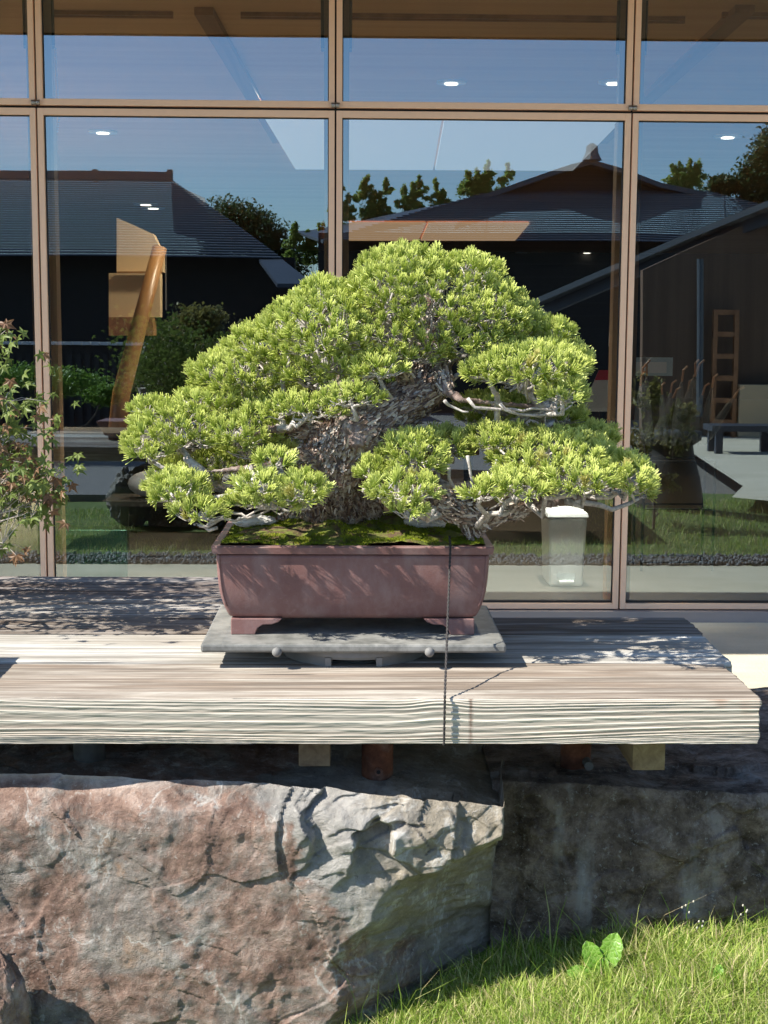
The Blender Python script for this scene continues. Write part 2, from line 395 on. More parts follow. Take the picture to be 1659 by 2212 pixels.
MB().box((a.x, 6.9, max(.0, b.z)), (b.x, 6.93, a.z)).build('board', M['teal'], gb)
# umbrella stand
us = thing('umbrella_stand', 'steel stand of clear wrapped umbrellas inside the right hand pane', 'umbrella stand', (2.0, 8.0, 0))
c0 = yp(1455, 1105, 8.0)
stb = MB()
for k in range(4):
    x, y = c0.x+(.2 if k % 2 else -.2), 8.0+(.12 if k > 1 else -.12)
    stb.tube([(x, y, 0), (x, y, .62)], .008, 6)
for z in (.05, .35, .62):
    for (xa, ya, xb, yb) in ((-.2, -.12, .2, -.12), (-.2, .12, .2, .12), (-.2, -.12, -.2, .12), (.2, -.12, .2, .12)):
        stb.tube([(c0.x+xa, 8+ya, z), (c0.x+xb, 8+yb, z)], .006, 6)
stb.build('rack', M['black'], us)
t = NT('clear_vinyl'); t.done((.25, .28, .29), .35, spec=.2); t.b.inputs['Alpha'].default_value = .38; M['vinyl'] = t.m
for k in range(14):
    px = 1380+k*11+random.uniform(-8, 8); top = yp(px+random.uniform(-5, 75), 815+random.uniform(-40, 50), 7.95+random.uniform(-.08, .08))
    bot = yp(px, 960, 8.0); bot.y = 8+random.uniform(-.08, .08)
    um = thing('umbrella', 'rolled clear umbrella leaning in the steel stand', 'umbrella', bot, 'clear umbrellas leaning in the stand')
    MB().tube([bot, bot.lerp(top, .25), bot.lerp(top, .8), top], [.012, .03, .018, .008], 8).build('canopy', M['vinyl'], um, True)
    MB().tube([top, top+(top-bot)*.18, top+(top-bot)*.24+Vector((.02, 0, 0))], .006, 6).build('handle', M['beam'], um)
# display board, notice, tables
nb = thing('leaflet_rack', 'sloping leaflet rack with a red headed sheet inside the glass', 'rack', yp(1295, 1000, 8.6))
V = [yp(1258, 882, 8.6), yp(1322, 882, 8.6), yp(1340, 800, 8.7), yp(1293, 800, 8.7)]
MB().slab(V, .02).build('sheet', M['paper'], nb); V2 = [V[3].lerp(V[0], .25)+Vector((0, -.008, .002)), V[2].lerp(V[1], .25)+Vector((0, -.008, .002)), V[2]+Vector((0, -.008, .002)), V[3]+Vector((0, -.008, .002))]
MB().slab(V2, .004).build('header', M['red'], nb)
MB().tube([yp(1300, 884, 8.63), yp(1300, 884, 8.63)*1+Vector((0, 0, -.5))], .02, 8).build('stem', M['black'], nb)
for px, w in ((1385, 30), (1437, 52)):
    ns = thing('notice', 'framed notice sheet seen through the right hand pane, %s' % ('narrow one' if w == 30 else 'wide one'), 'notice', yp(px, 800, 10))
    a, b = yp(px-w, 772, 10), yp(px+w*.3, 812, 10); MB().box((a.x, 10, b.z), (b.x, 10.02, a.z)).build('sheet', plain('notice_paper', (.45, .6, .68), .6), ns)
    MB().box((a.x+.02, 9.994, b.z+.02), (a.x+(b.x-a.x)*.8, 9.999, b.z+(a.z-b.z)*.75)).build('print', M['paper'], ns)
for k, (px, py) in enumerate(((1105, 935), (640, 930))):
    tb = thing('cafe_table', ['pale topped table seen through the glass right of the trunk', 'pale topped table seen through the glass left of the trunk'][k], 'table', (0, 10, 0))
    c = yp(px, py, 9.4); MB().box((c.x-.32, 9.2, c.z-.02), (c.x+.32, 9.7, c.z)).build('tabletop', plain('table_pale', (.4, .34, .27), .5), tb)
    for sx in (-.28, .28):
        for sy in (9.24, 9.66): MB().box((c.x+sx-.015, sy-.015, 0), (c.x+sx+.015, sy+.015, c.z-.021)).build('leg', M['black'], tb)
for k, (px, py) in enumerate(((430, 1010), (330, 1045), (500, 1040))):
    c = yp(px, py, 8.4); wb = tag(MB().ball(c, .13, 1.15, .8, .62, 18).build('cushion', M['paper'], None, True), ['white cushion behind the left foliage, middle of three', 'white cushion behind the left foliage, leftmost of three', 'white cushion behind the left foliage, rightmost of three'][k], 'cushion')
bn = thing('low_bench', 'low dark bench carrying white cushions inside the glass', 'bench', (-1, 8.4, 0))
c = yp(415, 1075, 8.4); MB().box((c.x-.5, 8.2, c.z-.03), (c.x+.45, 8.6, c.z)).build('seat', M['darkroom'], bn)
for sx in (-.45, .4): MB().box((c.x+sx, 8.25, 0), (c.x+sx+.05, 8.55, c.z-.031)).build('leg', M['darkroom'], bn)
# blind chains
def chain(pts, label, weight=False):
    ch = thing('blind_chain', label, 'chain', pts[-1]); mb = MB()
    L = 0; prev = pts[0]
    for q in pts[1:]:
        n = max(1, int((q-prev).length/.011))
        for k in range(n): mb.ball(prev.lerp(q, k/n), .0042, n=6)
        prev = q
    mb.build('beads', plain('bead_plastic', (.75, .75, .72), .4), ch, True)
    if weight: MB().tube([pts[len(pts)//2], pts[len(pts)//2]-Vector((0, 0, .07))], [.008, .014], 10).build('weight', M['white_plastic'], ch)
yc = G+.14
chain([yp(1342, -40, yc), yp(1334, 300, yc), yp(1322, 640, yc), yp(1316, 745, yc), yp(1322, 745, yc), yp(1331, 600, yc), yp(1340, 300, yc), yp(1347, -40, yc)], 'long white beaded blind chain hanging beside the right mullion', True)
chain([yp(111, -40, yc), yp(118, 200, yc), yp(116, 284, yc), yp(124, 284, yc), yp(128, 250, yc), yp(120, 100, yc)], 'short white beaded blind chain hanging beside the left mullion')
# apron and gravel strip under the eave
def gz(x, y):
    b = np.interp(x, [-3, -.2, .04, .33, .9, 1.6, 3], [-.09, -.092, -.085, -.018, .072, .10, .0])
    k = np.clip((np.asarray(y)-3.25)/.6, 0, 1); return b*(1-k)-.012*k
def gp(px, py):
    z = 0.0
    for _ in range(12): p = zp(px, py, z); z = float(gz(p.x, p.y))
    return p
sheet('path', [(-9, 4.92), (14, 4.92), (14, G-.06), (-9, G-.06)], -.001, M['paving'])
gx, gy = np.meshgrid(np.linspace(-9, 9, 300), np.concatenate([np.linspace(1.2, 3.9, 60), np.linspace(4, 4.85, 5)]), indexing='ij')
V = np.stack([gx, gy, gz(gx, gy)+.006*fbm(np.stack([gx*3, gy*3, 0*gx], -1), 3)*(gy < 4)], -1); V = V.reshape(-1, 3)
tag(link('lawn', mesh(V, gridfaces(300, 65), 'lawn', True), M['lawn']), kind='structure')
sheet('garden_path', [(3.15, 1.6), (2.85, 2.4), (3.7, 3.3), (9, 3.9), (9, -7), (4.1, -7)], .11, M['paving'])
MB().box((-300, -300, -.15), (2.9, 1.2, -.03)).build('yard', M['gravelg'])['kind'] = 'structure'
n = 9000
P = np.stack([rng.uniform(-4, 6, n), rng.uniform(4.62, 4.93, n), rng.uniform(-.005, .02, n)], 1)
ic = np.array([[0,0,1],[.9,0,0],[0,.9,0],[-.9,0,0],[0,-.9,0],[0,0,-1]]); iF = np.array([[0,1,2],[0,2,3],[0,3,4],[0,4,1],[5,2,1],[5,3,2],[5,4,3],[5,1,4]])
def scatter_np(base, F, P, s, rot=None):
    n = len(P); V = base[None]*s[:, None, None] if np.ndim(s) == 1 else base[None]*s[:, None, :]
    if rot is not None: V = np.einsum('nij,nkj->nki', rot, V)
    V = V+P[:, None, :]
    FF = (F[None]+np.arange(n)[:, None, None]*len(base)).reshape(-1, F.shape[1])
    return V.reshape(-1, 3), FF
def rots(n, tilt=3.14):
    a = rng.uniform(0, 6.283, (n, 3)); a[:, 0] = rng.uniform(-tilt, tilt, n); a[:, 1] = rng.uniform(-tilt, tilt, n)
    c, s_ = np.cos(a), np.sin(a); R = np.zeros((n, 3, 3))
    Rz = np.stack([np.stack([c[:,2], -s_[:,2], 0*c[:,2]], 1), np.stack([s_[:,2], c[:,2], 0*c[:,2]], 1), np.stack([0*c[:,2], 0*c[:,2], 1+0*c[:,2]], 1)], 1)
    Rx = np.stack([np.stack([1+0*c[:,0], 0*c[:,0], 0*c[:,0]], 1), np.stack([0*c[:,0], c[:,0], -s_[:,0]], 1), np.stack([0*c[:,0], s_[:,0], c[:,0]], 1)], 1)
    Ry = np.stack([np.stack([c[:,1], 0*c[:,0], s_[:,1]], 1), np.stack([0*c[:,0], 1+0*c[:,0], 0*c[:,0]], 1), np.stack([-s_[:,1], 0*c[:,0], c[:,1]], 1)], 1)
    return Rx@Ry@Rz if tilt < 3 else Rz@Ry@Rx
sc = np.stack([rng.uniform(.012, .026, n), rng.uniform(.01, .02, n), rng.uniform(.007, .014, n)], 1)
V, F = scatter_np(ic, iF, P, sc, rots(n)); tag(link('gravel', mesh(V, F), plain('pebble', (.13, .13, .14), .6, .5, 40)), kind='stuff')
# ------------------------------------------------------------------ boulders
def boulder_mesh(X, prof, disp, nx, name):
    pass
def lerp_tab(x, tab):
    xs, ys = zip(*tab); return np.interp(x, xs, ys)
t = NT('rock_face')
pos = t.pos(); sep = t.n('SeparateXYZ', {0: t.n('NewGeometry').outputs['Position']})
nA = t.noise(pos, 2.6, 8, .6, .4); nB = t.noise(pos, 14, 8, .72, .3); nC = t.noise(pos, 70, 7, .8); nD = t.noise(pos, 5.5, 8, .65, .5)
red = t.mix(t.ramp(nD, (.48, 0.0), (.56, .8)), t.ramp(nB, (.34, (.14, .082, .062)), (.5, (.29, .19, .145)), (.66, (.50, .38, .315))), t.ramp(nB, (.32, (.14, .125, .11)), (.5, (.26, .235, .205)), (.68, (.44, .41, .37))))
gry = t.ramp(nB, (.3, (.19, .18, .165)), (.5, (.33, .31, .28)), (.72, (.50, .47, .43)))
tan = t.ramp(nB, (.3, (.20, .17, .125)), (.55, (.36, .31, .24)), (.75, (.52, .47, .39)))
# red oxide patch on the left face; grey to the upper middle; tan toward the right
fx = t.math('ADD', t.math('MULTIPLY', sep.outputs[0], -2.2), t.math('MULTIPLY', sep.outputs[2], -1.5))
fr_ = t.ramp(t.math('ADD', fx, t.math('MULTIPLY', nA, 1.7)), (.50, 0.0), (.56, 1.0))
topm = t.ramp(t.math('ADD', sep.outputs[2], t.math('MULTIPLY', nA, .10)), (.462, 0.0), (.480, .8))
fg = t.ramp(t.math('ADD', t.math('MULTIPLY', sep.outputs[0], 1.2), t.math('ADD', nD, -.05)), (.42, 0.0), (.60, 1.0))
base = t.mix(fr_, t.mix(fg, gry, tan), red)
orange = t.ramp(nD, (.60, 0.0), (.70, 1.0))
base = t.mix(t.math('MULTIPLY', t.math('MULTIPLY', orange, fr_), .55), base, (.42, .22, .10))
# pale mineral veins and flecks
vein = t.ramp(t.math('ABSOLUTE', t.math('SUBTRACT', t.noise(t.pos((1.3, 1, .8)), 2.6, 6, .62, .35), .5)), (.0, 1.0), (.012, 0.0))
base = t.mix(t.math('MULTIPLY', vein, t.ramp(nB, (.42, 0.0), (.6, .8))), base, (.62, .60, .55))
fleck = t.ramp(nC, (.58, 0.0), (.68, .8)); base = t.mix(fleck, base, (.60, .54, .49))
dark = t.ramp(nC, (.32, .95), (.44, 0.0)); base = t.mix(t.math('MULTIPLY', dark, .6), base, (.07, .05, .045))
base = t.mix(topm, base, t.ramp(nB, (.35, (.36, .31, .28)), (.65, (.62, .58, .53))))  # pale band along the top edge, a rim highlight put into the colour
h = t.math('ADD', t.math('MULTIPLY', nB, .8), t.math('MULTIPLY', nC, .5))
crk = t.ramp(t.math('ABSOLUTE', t.math('SUBTRACT', t.noise(t.pos((1, 1, 1.6)), 4.5, 7, .62, .6), .5)), (.0, 0.0), (.010, 1.0)); crm = t.ramp(t.noise(pos, 2.1, 3), (.50, 1.0), (.58, 0.0))
crk = t.math('MAXIMUM', crk, crm)
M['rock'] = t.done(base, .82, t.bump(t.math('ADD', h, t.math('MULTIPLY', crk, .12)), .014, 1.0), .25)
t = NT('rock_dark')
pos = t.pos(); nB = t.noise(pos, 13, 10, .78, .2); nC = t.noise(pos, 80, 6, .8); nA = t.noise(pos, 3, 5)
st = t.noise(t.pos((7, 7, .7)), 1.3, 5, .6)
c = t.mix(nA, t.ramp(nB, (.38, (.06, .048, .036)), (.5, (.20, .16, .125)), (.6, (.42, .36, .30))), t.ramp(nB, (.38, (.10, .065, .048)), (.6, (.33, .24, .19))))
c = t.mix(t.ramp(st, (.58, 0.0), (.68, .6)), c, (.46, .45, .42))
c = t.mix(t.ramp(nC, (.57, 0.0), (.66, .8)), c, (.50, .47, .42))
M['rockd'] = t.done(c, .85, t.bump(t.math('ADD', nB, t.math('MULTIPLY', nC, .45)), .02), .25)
def make_boulder():
    nx, nf, nt = 520, 330, 110
    X = np.linspace(-1.5, .335, nx)
    # corner of the lit face, as function of height
    zc = [(-.2, -.06), (0, -.045), (.054, -.039), (.12, .0), (.17, .04), (.246, .08), (.275, .15), (.305, .217), (.32, .262), (.345, .29), (.37, .305), (.5, .31)]
    ztop = lerp_tab(X, [(-1.5, .43), (-.85, .44), (-.6, .442), (-.15, .428), (.1, .41), (.33, .385), (.5, .37)])
    f = np.linspace(0, 1, nf)[None]*np.ones((nx, 1))
    Z = -.2+(ztop[:, None]+.2)*f
    XX = X[:, None]*np.ones((1, nf)); xc = np.interp(Z, [a for a, b in zc], [b for a, b in zc])
    P = np.stack([XX, Z*1.0, 0*XX], -1)
    xc = xc+.028*fbm(P*np.array([5, 11, 1])+3, 5)
    y = np.where(XX > xc, 2.70+(XX-xc)*.85, 2.70+.0*XX)
    cut = np.clip((XX-.285)/.07, 0, 1)**2*.05*np.clip((Z-.22)/.1, 0, 1)
    y = np.maximum(2.70, y)
    # lit face: leans back a little toward the top, hollows toward the left lower corner
    y = y+.04*np.clip((Z-.33)/.10, 0, 1)**2*(XX < xc)
    # fractured planes
    bl = np.clip((XX-.295)/.035, 0, 1); bl = bl*bl*(3-2*bl); y = y*(1-bl)+(3.04+.015*fbm(P*7, 4))*bl
    up = np.clip((Z-.22)/.12, 0, 1)*np.clip((XX+.24)/.14, 0, 1)
    Pw = P+.05*np.stack([fbm(P*4+1, 3), fbm(P*4+8, 3), 0*XX], -1)
    y += .020*facets(Pw, 3, 4.2)*(.36+.4*up)+.010*facets(Pw+.13, 9, 10)*(.16+.75*up)
    y += .013*fbm(P*3.2+5, 5)+.004*facets(P+.3, 31, 17)*(.25+.75*up)+.0045*fbm(P*14, 4)*(.15+1.0*up)+.0016*fbm(P*50, 3)
    for (dx_, dz_, per, amp, sd_) in ((.55, -.83, .135, .046, 1), (.25, -.97, .052, .020, 6), (.95, -.3, .19, .038, 11), (.7, -.7, .031, .007, 15)):
        q = (XX*dx_+Z*dz_)/per+.62*fbm(P*5.2+sd_, 4)+sd_*.37
        fr = q-np.floor(q); saw = np.where(fr < .92, fr/.92, (1-fr)/.08)
        y -= amp*(saw-.5)*np.clip(up*1.25*(.55+.8*fbm(P*3+sd_*2, 2)), 0, 1)
    # thin spall edge near the top left
    e2 = Z-.405-.02*fbm(np.stack([XX*6, 0*XX, 0*XX], -1), 3)
    y += .010*(1/(1+np.exp(-e2*260)))*np.clip((-.2-XX)*5, 0, 1)
    # raised slab on left lower area with an edge
    e = .010*(1/(1+np.exp(-((Z-.37)+.04*fbm(P*5+2, 3)+.05*XX)*220)))*np.clip((.1-XX)*8, 0, 1)
    y += -.0+e
    # top: continues backward
    T = np.linspace(0, 1, nt)[None]*np.ones((nx, 1)); yt = y[:, -1:]+(3.62-y[:, -1:])*T**1.5
    zt = Z[:, -1:]-.05*np.clip(T*5, 0, 1)*(1-.4*T); Pt = np.stack([XX[:, :1]*np.ones((1, nt)), yt, 0*yt], -1)
    zt = zt+(.012*fbm(Pt*5, 5)+.010*facets(Pt, 5, 5))*np.clip(T*14, 0, 1)
    zt = zt-.02*np.clip(T*20, 0, 1)*0
    V1 = np.stack([XX, y, Z], -1); V2 = np.stack([XX[:, :1]*np.ones((1, nt)), yt, zt], -1)[:, 1:]
    # round the meeting edge unevenly
    V = np.concatenate([V1, V2], 1); nz = V.shape[1]
    k = nf
    for it in range(3): V[:, k-3:k+3, 1:] = (V[:, k-4:k+2, 1:]+V[:, k-2:k+4, 1:])/2*.6+V[:, k-3:k+3, 1:]*.4
    V = V.reshape(-1, 3)
    Fc = gridfaces(nx, nz)
    # back and underside closed
    b = len(V); right = [(nx-1)*nz+j for j in range(nz)]; left = [j for j in range(nz)]
    me = mesh(V, Fc, 'boulder', True)
    o = link('boulder', me, M['rock']); tag(o, 'big split boulder with rusty red sunlit face under the plank bench', 'boulder'); return o
make_boulder()
def make_dark_boulder():
    nx, nf, nt = 300, 200, 90
    X = np.linspace(.30, 1.75, nx)
    yb = np.interp(X, [.33, .45, .7, 1.8], [2.975, 2.95, 2.905, 2.90]); ztop = lerp_tab(X, [(0, .36), (.35, .36), (.7, .362), (1.2, .35), (1.75, .30)])
    f = np.linspace(0, 1, nf)[None]; Z = -.2+(ztop[:, None]+.2)*f; XX = X[:, None]*np.ones((1, nf))
    P = np.stack([XX, Z, 0*XX], -1)
    y = yb[:, None]-.02*np.sin(np.clip((Z)/.4, 0, 1)*3)+.025*fbm(P*2.5, 5)+.003*facets(P, 21, 5)+.009*fbm(P*12, 5)+.006*facets(P+.2, 40, 13)
    y += .05*np.clip((Z-.33)/.07, 0, 1)**2
    c = .36; y += .009*np.exp(-((XX-c-.012*fbm(P*6, 3))/.006)**2)*np.clip(1.2-Z*1.6, 0, 1)
    T = np.linspace(0, 1, nt)[None]*np.ones((nx, 1)); yt = y[:, -1:]+(3.9-y[:, -1:])*T**1.5
    Pt = np.stack([XX[:, :1]*np.ones((1, nt)), yt, 0*yt], -1); zt = Z[:, -1:]+(.012*fbm(Pt*4, 5)+.008*facets(Pt, 7, 4))*np.clip(T*9, 0, 1)-.02*T
    V = np.concatenate([np.stack([XX, y, Z], -1), np.stack([Pt[..., 0], yt, zt], -1)[:, 1:]], 1); nz = V.shape[1]
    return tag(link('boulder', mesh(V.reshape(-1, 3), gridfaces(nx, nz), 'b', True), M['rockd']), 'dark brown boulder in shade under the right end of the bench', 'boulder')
make_dark_boulder()
def blob_rock(name, c, r, m, label, seed, sub=90, amp=.25, flat=None):
    th = np.linspace(0, math.pi, sub)[None]*np.ones((sub*2, 1)); ph = np.linspace(0, 2*math.pi, sub*2, endpoint=False)[:, None]*np.ones((1, sub))
    D = np.stack([np.sin(th)*np.cos(ph), np.sin(th)*np.sin(ph), np.cos(th)], -1)
    k = 1+amp*.5*facets(D+seed, seed, 1.6)+amp*.35*facets(D+seed, seed+4, 4)+.1*amp*fbm(D*6+seed, 4)
    V = D*k[..., None]*np.array(r)+np.array(c)
    i, j = np.meshgrid(np.arange(sub*2), np.arange(sub-1), indexing='ij'); a = (i*sub+j).ravel(); b = (((i+1) % (sub*2))*sub+j).ravel()
    F = np.stack([a, a+1, b+1, b], 1)
    return tag(link(name, mesh(V.reshape(-1, 3), F, name, True), m), label, 'stone' if max(r) < .1 else 'boulder')
c = yp(-30, 2215, 2.64); blob_rock('boulder', c, (.085, .05, .16), M['rock'], 'small orange tinted boulder leaning at the lower left corner', 5, 120, .09)
# stone behind the left end under the bench
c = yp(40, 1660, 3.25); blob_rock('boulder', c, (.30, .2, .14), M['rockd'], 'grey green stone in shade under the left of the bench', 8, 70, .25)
# ------------------------------------------------------------------ bench of weathered planks
TZ = .61; PT = .093
def weathered(name, pale, brown, seed, face=False):
    t = NT(name)
    p = t.n('Mapping', {'Vector': t.n('NewGeometry').outputs['Position'], 'Location': (seed*3.1, seed*1.7, seed), 'Scale': (1.0, 44, 44)})
    n1 = t.noise(p, 1, 7, .62, .8)
    p2 = t.n('Mapping', {'Vector': t.n('NewGeometry').outputs['Position'], 'Location': (seed, seed*2.3, 0), 'Scale': (.8, 13, 13)}); n2 = t.noise(p2, 1, 4, .5, 1.6)
    p3 = t.n('Mapping', {'Vector': t.n('NewGeometry').outputs['Position'], 'Scale': (2.2, 190, 190)}); n3 = t.noise(p3, 1, 4, .6, .3)
    c = t.mix(t.ramp(n2, (.38, 0.0), (.62, 1.0)), brown, pale)
    c = t.mix(t.ramp(n1, (.36, .9), (.49, 0.0)), c, tuple(k*.42 for k in brown))
    c = t.mix(t.ramp(n3, (.36, .8), (.50, 0.0)), c, tuple(k*.5 for k in brown))
    blot = t.noise(t.n('Mapping', {'Vector': t.n('NewGeometry').outputs['Position'], 'Scale': (3.5, 9, 9)}), 1, 6, .65, .8)
    c = t.mix(t.ramp(blot, (.40, .0), (.66, .55)), c, tuple(k*.55 for k in brown))
    crack = t.ramp(t.noise(t.n('Mapping', {'Vector': t.n('NewGeometry').outputs['Position'], 'Location': (seed*7, 0, 0), 'Scale': (.9, 34, 30)}), 1, 3, .5, .5), (.27, 1.0), (.30, 0.0))
    c = t.mix(crack, c, (.05, .04, .035))
    hgt = t.math('ADD', t.math('MULTIPLY', n1, .8), t.math('MULTIPLY', n3, .5))
    return t.done(c, .8, t.bump(hgt, .004 if not face else .0012), .2)
bench = thing('display_bench', 'long weathered plank bench on iron posts carrying the bonsai', 'bench', (0, 3.2, TZ-.1))
planks = [(2.72, 3.018, .803), (3.024, 3.316, .828), (3.322, 3.522, .835), (3.528, 3.76, .12), (3.767, 3.982, .17), (3.989, 4.118, .1)]
tones = [((.50, .45, .38), (.30, .235, .18)), ((.62, .60, .55), (.44, .40, .34)), ((.36, .32, .28), (.17, .13, .10)), ((.52, .50, .46), (.30, .25, .21)), ((.34, .31, .29), (.17, .13, .11)), ((.42, .4, .38), (.2, .16, .14))]
for i, (ya, yb, xe) in enumerate(planks):
    nx = 900 if i == 0 else 320; x0 = -2.3
    X = np.linspace(0, 1, nx); X = x0+(xe-x0)*(X**.8 if i else X**.75)
    # profile around the section: front face from bottom to top, then top to the back
    nf = 170 if i == 0 else 24; ntp = 150
    zf = np.linspace(TZ-PT, TZ-.003, nf); yt = np.linspace(ya+.003, yb-.003, ntp)
    XX = X[:, None]*np.ones((1, nf)); ZZ = np.ones((nx, 1))*zf
    P = np.stack([XX*1.1, ZZ*9, 0*XX+i], -1)
    warp = ZZ-.010*fbm(P*np.array([1.1, 1, 1]), 2)-.006*np.exp(-((XX-.17)/.05)**2)*np.clip((ZZ-(TZ-PT))/.03, 0, 1)-.02*(XX-.2)*.12
    u = (warp-TZ+PT)/PT; u = u+.12*np.sin(u*5)
    ph = u*16.5+1.3*np.sin(u*7+XX*.5); saw = ph-np.floor(ph)
    ridge = np.where(saw < .8, (saw/.8)**1.6, (1-saw)/.2)
    y = ya-.0019*ridge*(.7+.5*fbm(np.stack([XX*2, ph//1*1.37, 0*XX], -1), 2))+.0006*fbm(np.stack([XX*20, ZZ*200, 0*XX], -1), 3)+.001
    y = y+.003*np.exp(-(TZ-.003-ZZ)/.002)
    Vf = np.stack([XX, y, ZZ+0*y], -1); ringA = np.clip((ridge-.42)/.35, 0, 1)
    YY = np.ones((nx, 1))*yt; XT = X[:, None]*np.ones((1, ntp))
    Pt = np.stack([XT*.9+i*7, YY*14, 0*XT+i], -1)
    wq = YY+.012*fbm(Pt, 3); r2 = np.abs(((wq-ya)/(yb-ya)*22+3*fbm(Pt*.5+4, 2)) % 1-.5)*2
    zt = TZ+(-.0012*r2**3)+.0007*fbm(np.stack([XT*3, YY*130, 0*XT], -1), 3)+.002*fbm(np.stack([XT*1.5, YY*5, 0*XT+i*3], -1), 2)-.004*np.exp(-(YY-ya)/.004)-.004*np.exp(-(yb-YY)/.004)
    Vt = np.stack([XT, YY, zt], -1)
    Vb = np.stack([X[:, None], np.full((nx, 1), yb), np.full((nx, 1), TZ-.008)], -1)
    Vc = np.stack([X[:, None], np.full((nx, 1), yb), np.full((nx, 1), TZ-PT)], -1)
    V = np.concatenate([Vf, Vt, Vb, Vc], 1); nz = V.shape[1]
    jig = .004*fbm(np.stack([V[-1, :, 2]*60, V[-1, :, 1]*40, 0*V[-1, :, 1]], -1), 3); V[-1, :, 0] += jig
    F = gridfaces(nx, nz); bot = np.stack([np.arange(nx-1)*nz+nz-1, np.arange(1, nx)*nz+nz-1, np.arange(1, nx)*nz, np.arange(nx-1)*nz], 1)
    Fl = np.concatenate([F, bot]).tolist(); Fl.append([(nx-1)*nz+j for j in range(nz)][::-1])
    me = bpy.data.meshes.new('plank'); me.from_pydata(V.reshape(-1, 3).tolist(), [], Fl)
    me.polygons.foreach_set('use_smooth', [True]*(len(Fl)-1)+[False]); me.update()
    if i == 0:
        ra = np.zeros((nx, nz), dtype=np.float32); ra[:, :nf] = ringA; me.attributes.new('ring', 'FLOAT', 'POINT').data.foreach_set('value', ra.ravel())
    me.materials.append(weathered('plank_%d' % i, *tones[i], i+1)); 
    if i == 0:
        tf = NT('plank_front'); fp = tf.n('Mapping', {'Vector': tf.n('NewGeometry').outputs['Position'], 'Scale': (.9, 1, 26)})
        a = tf.noise(fp, 1, 4, .5, .6); b2 = tf.noise(tf.n('Mapping', {'Vector': tf.n('NewGeometry').outputs['Position'], 'Scale': (3, 1, 320)}), 1, 4)
        cc = tf.mix(tf.ramp(a, (.36, 1.0), (.62, 0.0)), (.50, .44, .36), (.36, .28, .21))
        cc = tf.mix(tf.n('Attribute', attribute_name='ring').outputs['Fac'], cc, (.70, .63, .52))
        rust = tf.ramp(tf.noise(tf.n('Mapping', {'Vector': tf.n('NewGeometry').outputs['Position'], 'Location': (1.35, 0, 0), 'Scale': (5, 1, 4)}), 1, 3), (.66, 0.0), (.78, .8))
        sx_ = tf.n('SeparateXYZ', {0: tf.n('NewGeometry').outputs['Position']}).outputs[0]; rs = tf.math('ADD', tf.math('ABSOLUTE', tf.math('SUBTRACT', sx_, yp(1017, 1550, 2.72).x)), tf.math('MULTIPLY', tf.noise(tf.pos((40, 1, 60)), 3, 4), .012))
        cc = tf.mix(tf.ramp(rs, (.0055, .85), (.0105, 0.0)), cc, (.13, .055, .03))
        cc = tf.mix(rust, cc, (.30, .13, .06)); cc = tf.mix(tf.ramp(b2, (.36, .5), (.5, 0.0)), cc, (.24, .2, .17))
        me.materials.append(tf.done(cc, .8, tf.bump(b2, .0006), .2))
        mi = np.zeros(len(Fl), dtype=np.int32); fa = np.arange((nx-1)*(nz-1)); mi[fa[(fa % (nz-1)) < nf-1]] = 1
        me.polygons.foreach_set('material_index', mi)
    link('plank', me, None, bench)
def pipe(px0, px1, pytop, pybot, y, m, label=None):
    a, b = yp(px0, pybot, y), yp(px1, pybot, y); r = (b.x-a.x)/2; cx = (a.x+b.x)/2
    o = MB().lathe((cx, y+r, a.z-.02), [(r, 0), (r, TZ-PT-a.z+.018)], 28).build('post', m, bench, True)
    for p in o.data.polygons: p.use_smooth = len(p.vertices) < 5
    if label: o['label'] = label
    return cx, y, a.z, r
t = NT('rusty_iron'); n = t.noise(t.pos(), 30, 7, .7); n2 = t.noise(t.pos(), 9, 4)
M['rust'] = t.done(t.mix(t.ramp(n2, (.4, 0.0), (.6, 1.0)), t.ramp(n, (.35, (.10, .035, .018)), (.65, (.26, .10, .05))), t.ramp(n, (.4, (.12, .1, .085)), (.6, (.30, .27, .24)))), .85, t.bump(n, .002))
M['iron'] = plain('dark_iron', (.12, .12, .11), .7, .6, 40, bump=.001)
pipe(153, 222, 1610, 1676, 2.98, M['iron']); cx, cy, czz, r = pipe(781, 850, 1607, 1684, 2.93, M['rust'], 'rust red iron post')
MB().tube([(cx+.002, cy-.004, czz+.018), (cx+.002, cy+.01, czz+.018)], .009, 14).build('bolt', M['rust'], bench)
MB().tube([(cx+.002, cy-.0055, czz+.018), (cx+.002, cy-.003, czz+.018)], .0045, 12).build('bolt_hole', M['black'], bench)
cx, cy, czz, r = pipe(1215, 1281, 1615, 1652, 3.05, M['rust'])
MB().tube([(cx+.02, cy-.03, czz+.006), (cx+.02, cy+.01, czz+.006)], .010, 14).build('bolt', M['iron'], bench)
M['block'] = wood('block_wood', (.33, .25, .15), (.18, .12, .07), 'y', 1.2, .8)
for (a, b, c) in ((645, 713, 1656), (1366, 1436, 1664)):
    p, q = yp(a, c, 2.86), yp(b, c, 2.86)
    MB().box((p.x, 2.86, p.z), (q.x, 3.12, TZ-PT-.001)).build('block', M['block'], bench, bevel=.002)
